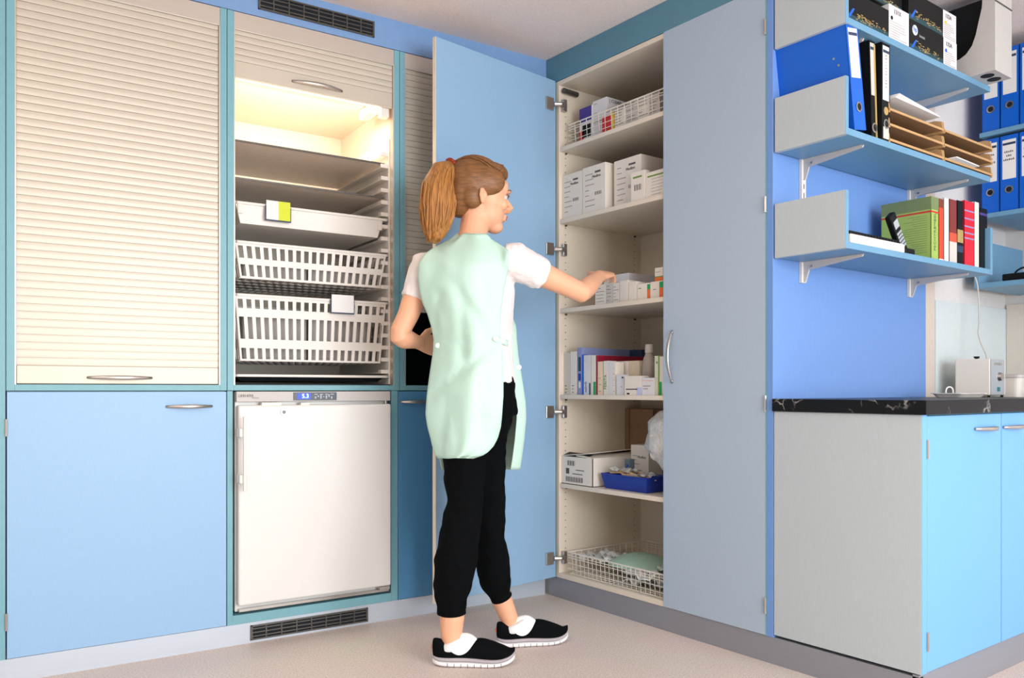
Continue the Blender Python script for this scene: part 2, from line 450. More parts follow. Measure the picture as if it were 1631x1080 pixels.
for i, (a, b) in enumerate(UX):
    t = units[i]; z0, z1 = zbar[i]; xa, xb = a + TS + 0.005, b - TS - 0.005
    s = slats(z1, ZH + 0.012, xa, xb).build('roller_shutter', M_alu, t)
    bar = MB().box(xa, xb, 0.007, 0.019, z0, z1).build('shutter_bar', M_alu, s, 0.002)
    hx = {0: (tA(142)[0] + tA(240)[0]) / 2, 1: (tA(467)[0] + tA(545)[0]) / 2, 2: (a + b) / 2}[i]
    hz = {0: 0.995, 1: 2.148, 2: 1.3}[i]
    bow(hx, 0.007, hz, 0.205, (1, 0, 0), (0, -1, 0), s, bulge=0.024)
# interior of the open unit
t = units[1]; a, b = UX[1]; xa, xb = a + TS, b - TS
MB().box(xa, xb, 0.10, 0.59, 2.14, 2.155).build('inner_ceiling', M_white, t)
MB().box(xa, xb, 0.03, 0.585, ZR1 + 0.001, ZR1 + 0.004).build('inner_floor', M_dark, t)
# side rails with stepped ledges
for side, x0, x1 in ((-1, xa + 0.001, xa + 0.008), (1, xb - 0.008, xb - 0.001)):
    m = MB().box(x0, x1, 0.035, 0.585, ZR1 + 0.004, 2.0)
    k = 0; z = 1.02
    while z < 1.96:
        if side > 0: m.box(x0 - 0.032, x0, 0.04, 0.075, z, z + 0.016); m.box(x0 - 0.032, x0, 0.075, 0.55, z, z + 0.006)
        else: m.box(x1, x1 + 0.006, 0.04, 0.55, z, z + 0.006)
        z += 0.0505
    m.build('ledge_rail', M_wplas, t, 0.001)
led = MB().box(xa + 0.02, xb - 0.05, 0.024, 0.05, 2.126, 2.139)
lt = thing('strip_lamp', 'glowing strip lamp under the raised shutter edge', 'lamp', ((xa + xb) / 2, 0.04, 2.126), 'A')
led.build('tube', M_led, lt)
MB().box(xb - 0.048, xb - 0.012, 0.022, 0.06, 2.085, 2.139).build('end_cap', M_wplas, lt, 0.003)
MB().box(xb - 0.09, xb - 0.05, 0.052, 0.16, 2.10, 2.138).build('holder', M_wplas, lt, 0.003)
la = area('strip_lamp_light', tuple(OA + RA @ Vector(((xa + xb) / 2, 0.07, 2.12))), tuple(OA + RA @ Vector(((xa + xb) / 2, 0.30, 1.6))), 0.55, 0.03, 2.8, (1.0, 0.86, 0.72))
bw = xb - xa
# upper shelf plates
for zz, lab in ((1.899, 'thin grey shelf plate, upper of two in the lit unit'), (1.757, 'thin grey shelf plate, lower of two in the lit unit')):
    o = thing('shelf_plate', lab, 'shelf', ((xa + xb) / 2, 0.3, zz - 0.004), 'A', )
    MB().box(xa + 0.012, xb - 0.022, 0.05, 0.56, zz - 0.004, zz).build('plate', mat('warm plate', (240, 226, 212), .35), o)
    MB().box(xa + 0.012, xb - 0.022, 0.046, 0.05, zz - 0.006, zz + 0.001).build('edge_strip', M_dsteel, o)
XR = tA(607, -0.03)[0]
def rim(o, z, x0, x1, y0=0.03, y1=0.52):
    b = MB().box(x0, x1, y0, y0 + 0.012, z - 0.010, z).box(x0, x1, y1 - 0.012, y1, z - 0.010, z)
    b.box(x0, x0 + 0.012, y0, y1, z - 0.010, z).box(x1 - 0.012, x1, y0, y1, z - 0.010, z)
    return b.build('rim', M_wplas, o, 0.002)
x0, x1 = xa + 0.010, xb - 0.010
# solid tray
o = thing('storage_tray', 'shallow white tray above the two baskets with lime and white card', 'tray', ((x0 + x1) / 2, 0.28, 1.584), 'A')
rim(o, 1.665, x0, x1)
def trayshell(zt, zb, ins, ya=0.037, yb=0.50, xi0=None, xi1=None):
    A = [(xi0, ya), (xi1, ya), (xi1, yb), (xi0, yb)]; B = [(xi0 + ins, ya + ins * .5), (xi1 - ins, ya + ins * .5), (xi1 - ins, yb - ins * .5), (xi0 + ins, yb - ins * .5)]
    m = MB(); m.v = [(p[0], p[1], zt) for p in A] + [(p[0], p[1], zb) for p in B]
    m.f = [(0, 1, 5, 4), (1, 2, 6, 5), (2, 3, 7, 6), (3, 0, 4, 7), (4, 5, 6, 7)]
    return m
trayshell(1.656, 1.586, 0.02, xi0=x0 + 0.006, xi1=xb - 0.035).build('tray_body', M_wplas, o, solid=0.003)
MB().box(x0 + 0.012, x0 + 0.032, 0.032, 0.04, 1.620, 1.655).box(xb - 0.058, xb - 0.04, 0.032, 0.04, 1.615, 1.655).build('corner_lug', M_wplas, o, 0.001)
def card(parent, u0, u1, v0, v1, colors):
    ca, cb = tA(u0, -0.02)[0], tA(u1, -0.02)[0]; zt = zA((u0 + u1) / 2, v0, -0.02); zb = zA((u0 + u1) / 2, v1, -0.02)
    hd = MB().box(ca - 0.004, cb + 0.004, 0.019, 0.022, zb - 0.005, zt - 0.02).build('card_holder', M_navy, parent)
    n = len(colors)
    for k, c in enumerate(colors):
        MB().box(ca + (cb - ca) * k / n, ca + (cb - ca) * (k + 1) / n, 0.0165, 0.0188, zb, zt).build('card', c, hd)
    MB().box(ca, cb, 0.019, 0.031, zt - 0.004, zt).build('clip', M_navy, hd)
card(o, 424, 462, 321, 351, (M_paper, M_lime))
# slotted baskets
def basket(zt, zb, bands, lab, n=19):
    o = thing('slotted_basket', lab, 'basket', ((x0 + x1) / 2, 0.28, zb), 'A')
    rim(o, zt, x0, x1)
    h = zt - zb
    def side(P, Q, n, name):
        """P,Q: (top point, bottom point) of the panel's two ends; slotted by vertical ribs and horizontal bands"""
        m = MB()
        def pt(s, q): a = Vector(P[0]).lerp(Vector(Q[0]), s); c = Vector(P[1]).lerp(Vector(Q[1]), s); return a.lerp(c, q)
        for k in range(n + 1):
            c = k / n; hw = 0.21 / n
            s0, s1 = max(0, c - hw), min(1, c + hw); m.quad(pt(s0, 0), pt(s1, 0), pt(s1, 1), pt(s0, 1))
        nn = (Vector(Q[0]) - Vector(P[0])).cross(Vector((0, 0, 1))).normalized() * .0006
        for (q0, q1) in bands: m.quad(pt(0, q0) + nn, pt(1, q0) + nn, pt(1, q1) + nn, pt(0, q1) + nn)
        return m.build(name, M_wplas, o, solid=0.003)
    i = 0.022; f0 = 0.036; f1 = 0.505; r0 = x0 + 0.004; r1 = xb - 0.022; zt2 = zt - 0.008
    side(((r0, f0, zt2), (r0 + i, f0 + i * .5, zb)), ((r1, f0, zt2), (r1 - i, f0 + i * .5, zb)), n, 'front_panel')
    side(((r0, f1, zt2), (r0 + i, f1 - i * .5, zb)), ((r1, f1, zt2), (r1 - i, f1 - i * .5, zb)), n, 'rear_panel')
    side(((r0, f0, zt2), (r0 + i, f0 + i * .5, zb)), ((r0, f1, zt2), (r0 + i, f1 - i * .5, zb)), 15, 'side_panel')
    side(((r1, f0, zt2), (r1 - i, f0 + i * .5, zb)), ((r1, f1, zt2), (r1 - i, f1 - i * .5, zb)), 15, 'side_panel')
    m = MB(); fx0, fx1, fy0, fy1 = r0 + i, r1 - i, f0 + i * .5, f1 - i * .5
    for k in range(20): c = fx0 + (fx1 - fx0) * k / 19; m.box(c - 0.004, c + 0.004, fy0, fy1, zb, zb + 0.003)
    for k in range(6): c = fy0 + (fy1 - fy0) * k / 5; m.box(fx0, fx1, c - 0.006, c + 0.006, zb, zb + 0.003)
    m.build('base_grid', M_wplas, o)
    return o
o = basket(1.517, 1.376, ((0, .08), (.42, .60), (.93, 1)), 'white slotted basket of medium depth, above the deepest one')
def inner_fill(lab, z0, z1):
    t = thing('linen_pack', lab, 'pack', ((x0 + x1) / 2, .27, z0), 'A')
    n = 20; bm_ = MB()
    for (q0, q1) in ((.0, .49), (.51, 1.0)):
        a_, b_ = x0 + .045 + (x1 - x0 - .11) * q0, x0 + .045 + (x1 - x0 - .11) * q1
        k_ = t if q0 == 0 else None
        MB().box(a_, b_, .085, .45, z0, z1).build('pack', mat('pale grey packing', (186, 182, 180), .7), t, .012)
    return t
inner_fill('pale grey packs seen through slots of the upper basket', 1.381, 1.445)
inner_fill('pale grey packs seen through slots of the deepest basket', 1.068, 1.262)
o = basket(1.317, 1.063, ((0, .05), (.19, .32), (.66, .80), (.97, 1)), 'deepest white slotted basket with a blank card on its rim')
card(o, 528, 563, 470, 498, (M_paper,))
o = thing('base_tray', 'shallow white tray rim at the bottom of the lit unit', 'tray', ((x0 + x1) / 2, 0.28, 0.985), 'A')
rim(o, 1.012, x0, x1)
trayshell(1.003, 0.986, 0.02, xi0=x0 + 0.006, xi1=xb - 0.035).build('tray_body', M_black, o, solid=0.002)

# far-left neighbouring unit, cut by the frame
t = thing('cabinet', 'teal edged cabinet side cut by the left frame edge', 'cabinet', (-2.5, 0, 0.078), 'A')
MB().box(-2.175, -2.149, 0.0, 0.6, 0.078, ZT).build('side_panel', M_frame, t)
MB().box(-2.85, -2.177, 0.0, 0.02, 0.078, ZT).build('door', M_frame, t)

# lower units
t = thing('base_cabinet', 'wide light blue base cabinet under the closed cream shutter', 'cabinet', (-1.8, 0, 0.078), 'A')
MB().box(-2.145, -1.4515, 0.022, 0.6, 0.078, 0.9485).build('body', M_frame, t)
dd = MB().box(-2.145, -1.4515, 0.0, 0.019, 0.079, 0.946).build('door', M_door, t, 0.001)
bow((tA(265)[0] + tA(337)[0]) / 2, 0.0, 0.893, 0.158, (1, 0, 0), (0, -1, 0), dd)
for z in (0.2, 0.83): leaf_hinge(-2.147, -0.003, z, t)
t = thing('base_cabinet', 'narrow shaded blue base cabinet right of the white fridge', 'cabinet', (-0.4, 0, 0.078), 'A')
MB().box(-0.7545, -0.05, 0.022, 0.6, 0.078, 0.9485).build('body', M_frame, t)
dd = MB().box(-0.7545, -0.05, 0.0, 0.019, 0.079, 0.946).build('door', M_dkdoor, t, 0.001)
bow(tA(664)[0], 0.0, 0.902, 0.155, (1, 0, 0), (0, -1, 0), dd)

t = thing('fridge_housing', 'blue framed niche around the white fridge', 'cabinet', (-1.1, 0, 0.078), 'A')
MB().box(-1.4485, -1.428, 0.0, 0.6, 0.078, 0.9485).build('side_panel', M_frame, t, 0.0008)
MB().box(-0.787, -0.757, 0.0, 0.6, 0.078, 0.9485).build('side_panel', M_frame, t, 0.0008)
MB().box(-1.428, -0.787, 0.0, 0.6, 0.078, 0.112).build('bottom_rail', M_frame, t, 0.0008)
MB().box(-1.428, -0.787, 0.5, 0.6, 0.112, 0.9485).build('back_panel', M_dark, t)

# fridge
fx0, fx1 = -1.418, -0.797
t = thing('fridge', 'white undercounter fridge with blue digital display', 'fridge', (-1.107, 0.2, 0.122), 'A')
MB().box(fx0, fx1, 0.012, 0.49, 0.122, 0.9465).build('body', M_fr, t, 0.003)
dr = MB().box(fx0 + 0.004, fx1 - 0.002, -0.028, 0.008, 0.150, 0.895).build('door', M_fr, t, 0.008, segs=3)
cp = MB().box(fx0, fx1, -0.014, 0.012, 0.908, 0.9465).build('control_panel', M_pgrey, t, 0.002)
MB().box(fx0 + 0.09, fx0 + 0.165, -0.026, 0.01, 0.893, 0.905).build('latch', M_wplas, t, 0.001)
MB().box(fx0 + 0.24, fx0 + 0.275, -0.026, 0.01, 0.893, 0.903).build('latch', M_wplas, t, 0.001)
dx0, dx1 = tA(467, .014)[0], tA(536, .014)[0]
sd = MB().box(dx0, dx1, -0.016, -0.013, 0.912, 0.943).build('display', mat('display smoked', (66, 72, 80), .3), cp, 0.0005)
MB().box(dx0 + 0.018, dx0 + 0.068, -0.0168, -0.0158, 0.917, 0.939).build('display_backlight', M_disp, sd)
text('digits', '5.3', 0.023, M_digit, sd, (dx0 + 0.047, -0.0172, 0.928), (1, 0, 0), (0, 0, 1))
m = MB()
for k in range(7): m.box(dx0 + 0.085 + 0.011 * k, dx0 + 0.091 + 0.011 * k, -0.0168, -0.0158, 0.918 + 0.006 * (k % 2), 0.927 + 0.004 * (k % 3))
for k in range(4): m.box(dx0 + 0.083 + 0.022 * k, dx0 + 0.097 + 0.022 * k, -0.0168, -0.0158, 0.934, 0.937)
m.build('symbols', M_plgrey, sd)
text('lettering', 'LIEBHERR', 0.0135, M_ink, cp, (tA(390)[0], -0.0146, 0.930), (1, 0, 0), (0, 0, 1))
text('lettering', 'MEDLINE', 0.007, M_inkl, cp, (tA(405)[0], -0.0146, 0.922), (1, 0, 0), (0, 0, 1))
kx = tA(448)[0]
k_ = MB().tube([(kx, -0.034, 0.868), (kx, -0.027, 0.868)], 0.0125, 20).build('lock', M_steel, dr)
MB().tube([(kx, -0.0348, 0.868), (kx, -0.033, 0.868)], 0.0075, 16).build('keyhole', M_dsteel, k_)
hx = tA(389, .06)[0]
hh = MB().box(hx - 0.006, hx + 0.006, -0.075, -0.062, 0.58, 0.855).build('handle', M_wplas, dr, 0.003)
for z in (0.625, 0.795):
    MB().box(fx0 - 0.002, hx + 0.004, -0.064, -0.02, z - 0.016, z + 0.016).build('handle_bracket', M_wplas, hh, 0.003)
MB().box(fx0 + 0.01, fx1 - 0.005, -0.010, 0.012, 0.124, 0.134).build('base_strip', M_steel, t, 0.001)
MB().box(fx1 - 0.05, fx1 - 0.006, -0.022, 0.01, 0.134, 0.148).build('hinge', M_steel, t, 0.001)
MB().tube([(fx1 - 0.018, -0.008, 0.895), (fx1 - 0.018, -0.008, 0.908)], 0.006, 10).build('hinge', M_steel, t)

# vent grilles
def grille(x0, x1, z0, z1, lab, cols, rows, y):
    t = thing('vent_grille', lab, 'vent', ((x0 + x1) / 2, y, z0), 'A')
    b = MB().box(x0, x1, y - 0.006, y, z0, z0 + 0.006).box(x0, x1, y - 0.006, y, z1 - 0.006, z1)
    b.box(x0, x0 + 0.008, y - 0.006, y, z0, z1).box(x1 - 0.008, x1, y - 0.006, y, z0, z1)
    b.build('frame', M_dsteel, t)
    MB().box(x0 + 0.008, x1 - 0.008, y - 0.0008, y - 0.0002, z0 + 0.006, z1 - 0.006).build('opening', M_gap, t)
    m = MB()
    for k in range(1, rows): z = z0 + (z1 - z0) * k / rows; m.box(x0 + 0.008, x1 - 0.008, y - 0.004, y - 0.001, z - 0.0022, z + 0.0022)
    for k in range(1, cols): x = x0 + (x1 - x0) * k / cols; m.box(x - 0.0022, x + 0.0022, y - 0.005, y - 0.001, z0 + 0.006, z1 - 0.006)
    m.build('bars', M_dsteel, t)
grille(-1.335, tA(595.6)[0], 2.391, 2.456, 'dark vent grille just below the ceiling', 8, 4, -0.0005)
grille(tA(399)[0], tA(586)[0], 0.010, 0.066, 'dark vent grille in the plinth below the fridge', 8, 4, 0.0035)

# ------------------------------------------------------------------ tall corner cabinet (right wall, in the plane x = XB)
ZB0, ZB1 = 0.094, 2.364
t = thing('tall_cabinet', 'tall floor to ceiling cabinet with white shelves and one door open', 'cabinet', (2.7, 2.3, ZB0))
TC = t
XK = 2.985
MB().box(XB + 0.002, XK, 2.888, 2.91, ZB0, ZB1).build('side_panel', M_white, t, 0.0008, label='white inner side panel')
MB().box(XB + 0.002, XK, 2.235, 2.888, ZB1 - 0.02, ZB1).build('top_panel', M_white, t, 0.0008)
MB().box(XB + 0.002, XK, 2.235, 2.888, ZB0, ZB0 + 0.022).build('bottom_panel', M_white, t, 0.0008)
MB().box(XK - 0.006, XK, 2.235, 2.888, ZB0 + 0.022, ZB1 - 0.02).build('back_panel', M_white, t)
MB().box(XB + 0.022, XK, 2.213, 2.235, ZB0, ZB1).build('partition', M_white, t)
MB().box(XB - 0.001, 3.513, 1.741, 1.766, ZB0, ZC - 0.002).build('end_panel', M_panel, t, 0.0008, label='tall deep blue end panel beside the shelves')
MB().box(XB - 0.0015, XB + 0.03, 1.7665, 1.7715, ZB0, ZB1).build('edge_strip', M_frame, t)
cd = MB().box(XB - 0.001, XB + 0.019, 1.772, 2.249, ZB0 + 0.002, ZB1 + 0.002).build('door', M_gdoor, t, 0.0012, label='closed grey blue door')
bow(XB - 0.001, 2.200, 1.082, 0.205, (0, 0, 1), (-1, 0, 0), cd, bulge=0.03)
for z in (0.20, 0.905, 1.60, 2.22): leaf_hinge(XB - 0.004, 1.771, z, t)
# open door
H0 = Vector((2.440, 2.902, 0)); H1 = Vector((1.747, 2.821, 0)); ud = (H1 - H0).normalized(); nd = Vector((ud.y, -ud.x, 0))
if nd.y > 0: nd = -nd
def odoor(s0, s1, o0, o1, z0, z1):
    c = [H0 + ud * s0 + nd * o0, H0 + ud * s1 + nd * o0, H0 + ud * s1 + nd * o1, H0 + ud * s0 + nd * o1]
    m = MB(); m.v = [(p.x, p.y, z) for z in (z0, z1) for p in c]
    m.f = [(0, 1, 2, 3), (4, 5, 6, 7), (0, 1, 5, 4), (1, 2, 6, 5), (2, 3, 7, 6), (3, 0, 4, 7)]; return m
LD = (H1 - H0).length
od = odoor(0, LD - 0.002, -0.019, 0, ZB0 + 0.002, ZB1 + 0.002).build('door', M_open, t, 0.001, label='open light blue door')
odoor(LD - 0.002, LD, -0.019, 0, ZB0 + 0.002, ZB1 + 0.002).build('edge_band', M_white, od)
# shelves
SZ = [2.06, 1.73, 1.322, 0.930, 0.525]
for z in SZ: MB().box(XB + 0.006, XK - 0.008, 2.237, 2.886, z - 0.019, z).build('shelf', M_white, t, 0.001)
m = MB()
for x in (XB + 0.04, XK - 0.05):
    z = 0.16
    while z < 2.3:
        m.tube([(x, 2.8885, z), (x, 2.8872, z)], 0.0026, 8); z += 0.032
m.build('peg_holes', M_dsteel, t)
for z in SZ:
    MB().tube([(XB + 0.04, 2.888, z - 0.024), (XB + 0.04, 2.878, z - 0.024)], 0.004, 8).tube([(XK - 0.05, 2.888, z - 0.024), (XK - 0.05, 2.878, z - 0.024)], 0.004, 8).build('shelf_peg', M_dsteel, t)
for z in (2.252, 1.592, 0.852, 0.186):
    m = MB().box(XB + 0.012, XB + 0.034, 2.868, 2.888, z - 0.028, z + 0.028)
    m.tube([(XB + 0.022, 2.872, z), (XB - 0.004, 2.866, z), (XB - 0.03, 2.884, z)], [0.012, 0.010, 0.012], 8)
    p = H0 + ud * 0.045 + nd * 0.006
    m.box(p.x - 0.022, p.x + 0.022, p.y - 0.005, p.y + 0.007, z - 0.028, z + 0.028)
    m.build('cup_hinge', M_steel, t, 0.002)
MB().tube([(XB + 0.012, 2.868, 2.318), (XB + 0.10, 2.874, 2.318)], 0.012, 14).build('door_damper', M_dsteel, t)

# ------------------------------------------------------------------ things in the tall cabinet
def carton(name, label, x0, x1, y0, y1, z0, z1, m=M_box, group=None, prints=(), txt=(), cat='box', sprints=(), bev=0.0008, roll=0.0):
    """box whose -X face is the printed front and -Y face its lit side"""
    t = thing(name, label, cat, ((x0 + x1) / 2, (y0 + y1) / 2, z0), None, group)
    MB().box(x0, x1, y0, y1, z0, z1).build('carton' if cat == 'box' else 'body', m, t, bev)
    by = {}
    for (a, b, c, d, mm) in prints:       # fractions left->right as seen (left = +Y), bottom->top, on the front
        by.setdefault(mm, MB()).box(x0 - 0.0006, x0 + 0.0002, y1 - (y1 - y0) * b, y1 - (y1 - y0) * a, z0 + (z1 - z0) * c, z0 + (z1 - z0) * d)
    for (a, b, c, d, mm) in sprints:      # on the -Y side, left = -X
        by.setdefault(mm, MB()).box(x0 + (x1 - x0) * a, x0 + (x1 - x0) * b, y0 - 0.0006, y0 + 0.0002, z0 + (z1 - z0) * c, z0 + (z1 - z0) * d)
    for mm, b in by.items(): b.build('print', mm, t)
    for (s, fy, fz, size, mm, *up) in txt:
        if up: text('lettering', s, size, mm, t, (x0 - 0.0008, y1 - (y1 - y0) * fy, z0 + (z1 - z0) * fz), (0, 0, 1), (0, 1, 0))
        else: text('lettering', s, size, mm, t, (x0 - 0.0008, y1 - (y1 - y0) * fy, z0 + (z1 - z0) * fz), (0, -1, 0), (0, 0, 1))
    t.rotation_euler[2] = roll
    return t
def ybox(u0, u1, X): return yX(u1, X), yX(u0, X)
def lines(n=6, a=0.1, b=0.7, z0=0.2, z1=0.9, m=M_inkl, seed=0):
    r = random.Random(seed); out = []
    for k in range(n):
        z = z0 + (z1 - z0) * k / max(1, n - 1); out.append((a, a + (b - a) * r.uniform(0.35, 1), z, z + 0.018, m))
    return out

def wire_basket(label, x0, x1, y0, y1, z0, h, nx, ny, nz=4):
    t = thing('wire_basket', label, 'basket', ((x0 + x1) / 2, (y0 + y1) / 2, z0))
    r = 0.0016; m = MB(); z1 = z0 + h
    for z, rr in ((z1, 0.003), (z1 - 0.014, 0.0016), (z0 + 0.003, 0.002)):
        i = 0.006 if z == z0 + 0.003 else 0
        m.tube([(x0 + i, y0 + i, z), (x1 - i, y0 + i, z), (x1 - i, y1 - i, z), (x0 + i, y1 - i, z), (x0 + i, y0 + i, z)], rr, 6)
    m.build('rim_wires', M_wire, t)
    m = MB()
    for k in range(1, ny):
        y = y0 + (y1 - y0) * k / ny
        m.tube([(x0, y, z1), (x0 + 0.006, y, z0 + 0.003), (x1 - 0.006, y, z0 + 0.003), (x1, y, z1)], r, 5)
    for k in range(1, nx):
        x = x0 + (x1 - x0) * k / nx
        m.tube([(x, y0, z1), (x, y0 + 0.006, z0 + 0.003), (x, y1 - 0.006, z0 + 0.003), (x, y1, z1)], r, 5)
    for k in range(1, nz):
        z = z0 + h * k / nz; m.tube([(x0, y0, z), (x1, y0, z), (x1, y1, z), (x0, y1, z), (x0, y0, z)], r, 5)
    m.build('wire_mesh', M_wire, t)
    return t
# --- top shelf: wire basket full of boxes
S = SZ[0]; X0 = XB + 0.03
wire_basket('white wire basket of medicine boxes on the top shelf', X0, XK - 0.03, 2.262, yX(906, X0), S + 0.001, 0.098, 12, 15)
X1 = X0 + 0.03
yb = yX(923, X1)
carton('medicine_box', 'purple and white box at the left of the top wire basket', X1, X1 + 0.10, *ybox(923, 943, X1), S + 0.006, S + 0.165, M_box3,
       prints=((0.0, 0.95, 0.60, 1.0, M_purple), (0.25, 0.9, 0.15, 0.5, M_black), (0, 0.35, 0.0, 0.35, M_red)))
X2 = X0 + 0.035
carton('medicine_box', 'tall white box with black stamped lettering in top basket', X2, X2 + 0.22, *ybox(944, 966, X2), S + 0.006, S + 0.178, M_box3,
       prints=lines(4, seed=2), sprints=((0.08, 0.09, 0.84, 0.97, M_ink),))
text('lettering', 'CLEAN', 0.020, M_ink, bpy.data.objects['medicine_box.001'], (X2 + 0.06, yX(966, X2) - 0.001, S + 0.163), (1, 0, 0), (0, 0, 1))
X3 = X0 + 0.012
carton('medicine_box', 'small red fronted box in the middle of the top wire basket', X3, X3 + 0.018, *ybox(959, 973, X3), S + 0.006, S + 0.088, M_red,
       prints=((0, 1, 0.93, 1, M_box),))
carton('medicine_box', 'thin yellow edged box beside the red box in top basket', X3, X3 + 0.018, *ybox(973.5, 977, X3), S + 0.006, S + 0.09, M_yel)
for k, (ua, ub, hh_, ml) in enumerate(((979, 997, .085, M_box), (997.5, 1016, .095, M_box2), (1016.5, 1034, .098, M_box), (1034.5, 1050, .09, M_box2))):
    carton('medicine_box', ['white box next to the yellow edged box in the top basket', 'greyish box second right of the yellow edge in top basket',
            'white box third right of the yellow edge in top basket', 'greyish box at the right end of the top wire basket'][k],
           X0 + 0.014, X0 + 0.16, *ybox(ua, ub, X0 + 0.014), S + 0.006, S + hh_ + 0.01, ml, group='packed boxes at the right of the top basket', prints=lines(7, .05, .9, .08, .9, M_ink, k))
# --- second shelf: white cartons
S = SZ[1]; X0 = XB + 0.02
bc = lambda a, b, z0, z1, n=9: tuple((a + (b - a) * (k + .1) / n, a + (b - a) * (k + (.35 if k % 3 else .7)) / n, z0, z1, M_ink) for k in range(n))
def medbox(label, ua, ub, vtop, X, D, seed, name='supply_carton'):
    y0, y1 = ybox(ua, ub, X); z1 = zV(vtop, dep(X, y1))
    z1 = min(z1, S + 0.26)
    return carton(name, label, X, X + D, y0, y1, S, z1, M_box,
                  prints=lines(7, 0.12, 0.55, 0.15, 0.82, M_inkl, seed) + list(bc(0.55, 0.85, 0.36, 0.43)) + [(0.55, 0.8, 0.83, 0.87, M_ink)],
                  txt=(('Medline', 0.62, 0.76, 0.017, M_ink),))
medbox('white carton at the left end of the second shelf', 895.5, 927, 281, X0, 0.12, 1)
c2 = medbox('open topped white carton, second from left on second shelf', 928, 964, 269, X0, 0.13, 2)
medbox('largest white carton at the right of the second shelf', 978, 1021, 258, X0 + 0.03, 0.30, 3)
X = X0 - 0.005; y0, y1 = ybox(1005, 1027, X)
carton('glove_box', 'small white box with green print in front of the largest carton', X, X + 0.032, y0 + 0.001, y1, S, zV(276, dep(X, y1)), M_box,
       prints=[(0.15, 0.8, 0.78, 0.84, M_gtxt)] + list(bc(0.25, 0.8, 0.36, 0.56)), sprints=())
carton('glove_box', 'white box with green print and ruled lines by the closed door', X + 0.003, X + 0.024, 2.255, y0 - 0.001, S, zV(276, dep(X, y0)), M_box,
       prints=[(0.1, 0.9, 0.80, 0.86, M_gtxt)] + lines(6, .3, .95, .1, .7, M_inkl, 5))
# --- third shelf
S = SZ[2]; X = XB + 0.10
carton('supply_carton', 'white carton beneath the reaching hand on the third shelf', X, X + 0.18, *ybox(962, 1002, X), S, S + 0.135, M_box3, prints=())
X = XB + 0.025
for k, (ua, ub, vt, mm) in enumerate(((948, 965, 452, M_box), (965.5, 976, 448, M_box2), (976.5, 986, 450, M_box), (987, 1000, 446, M_box), (1001, 1014, 448, M_box))):
    y0, y1 = ybox(ua, ub, X)
    carton('medicine_box', ['cream pack below the wrist on the third shelf', 'narrow grey printed pack just right of the wrist', 'small white printed pack, third in the row on third shelf',
                            'blank white pack in the middle of the third shelf', 'plain white pack beside the orange striped packs'][k],
           X, X + 0.07, y0, y1, S, zV(vt, dep(X, y0)), mm, prints=(lines(5, .1, .9, .15, .8, M_ink, k + 20) if k < 3 else ()))
def striped(label, ua, ub, z0, hgt, X, sp):
    y0, y1 = ybox(ua, ub, X)
    return carton('medicine_box', label, X, X + 0.07, y0, y1, z0, z0 + hgt, M_box, prints=sp)
striped('white pack with orange and green bar, left of the two', 1015, 1035.5, S, 0.066, X, ((0.1, 0.3, 0.7, 0.76, M_gtxt), (.78, 1.0, 0.0, 0.6, M_orange), (.78, 1.0, .6, .92, M_green)))
striped('white pack with orange and green bar, beside the door edge', 1036, 1056, S, 0.068, X, ((.2, .45, 0.5, 0.56, M_inkl), (.72, 1.0, 0.0, 0.6, M_orange), (.72, 1.0, .6, .95, M_green)))
striped('white pack with orange foot stacked on the striped packs', 1043, 1056, S + 0.0685, 0.055, X + 0.005, ((0.0, 1.0, 0.0, 0.3, M_orange), (.1, .7, .66, .70, M_inkl), (0, 1, .3, .36, M_green)))
# --- fourth shelf: upright packs and folders
S = SZ[3]; X = XB + 0.03
def up(name, label, ua, ub, vt, X, D, m, cat='box', prints=(), sprints=(), txt=()):
    y0, y1 = ybox(ua, ub, X); return carton(name, label, X, X + D, y0, y1, S, zV(vt, dep(X, y1)), m, cat=cat, prints=prints, sprints=sprints, txt=txt)
up('medicine_box', 'grey narrow pack at the left end of the fourth shelf', 896.5, 908, 562, X, 0.10, M_box2, prints=lines(3, .3, .7, .05, .2, M_ink, 3))
up('medicine_box', 'white narrow pack second from left on the fourth shelf', 908.5, 918.5, 560, X, 0.10, M_box, prints=lines(3, .3, .7, .05, .2, M_ink, 4))
up('folder', 'tall periwinkle folder standing at the back of the fourth shelf', 920, 926.5, 554, X, 0.36, M_peri, 'folder', prints=((0.2, .8, .3, .45, M_bluet), (.2, .8, .5, .8, M_navy), (.3, .7, .15, .27, M_paper)))
up('folder', 'bright blue folder next to the periwinkle folder', 927, 929.5, 565, X, 0.20, M_blue, 'folder')
up('medicine_box', 'white and blue pack beside the bright blue folder', 929.8, 940.5, 566, X, 0.14, M_box3, prints=((.8, 1, .0, .3, M_navy),) , txt=(('NOVO', .35, .2, .016, M_bluet, 1),))
up('medicine_box', 'white pack with green foot beside crimson book', 941.5, 948.8, 566, X, 0.14, M_box, prints=((.5, 1, .0, .33, M_green),))
up('book', 'thin crimson book spine among the packs on the fourth shelf', 949.3, 951.5, 566, X, 0.34, M_magenta, 'book')
up('medicine_box', 'pack with bright green top edge behind the lettered pack', 953, 962, 570, X + 0.06, 0.25, M_green)
up('medicine_box', 'cream pack with orange tint left of the lettered pack', 952, 960, 576, X, 0.05, mat('peach carton', (236, 212, 180), .6), prints=lines(3, .2, .8, .1, .5, M_inkl, 6))
up('medicine_box', 'pale pack with green vertical lettering on fourth shelf', 960.5, 968.5, 575, X, 0.05, M_box, txt=(('FERITA', .5, .38, .021, M_gtxt, 1),), prints=((.05, .15, 0, 1, M_inkl),))
up('medicine_box', 'plain white narrow pack right of the lettered pack', 969, 974.5, 576, X, 0.05, M_box3)
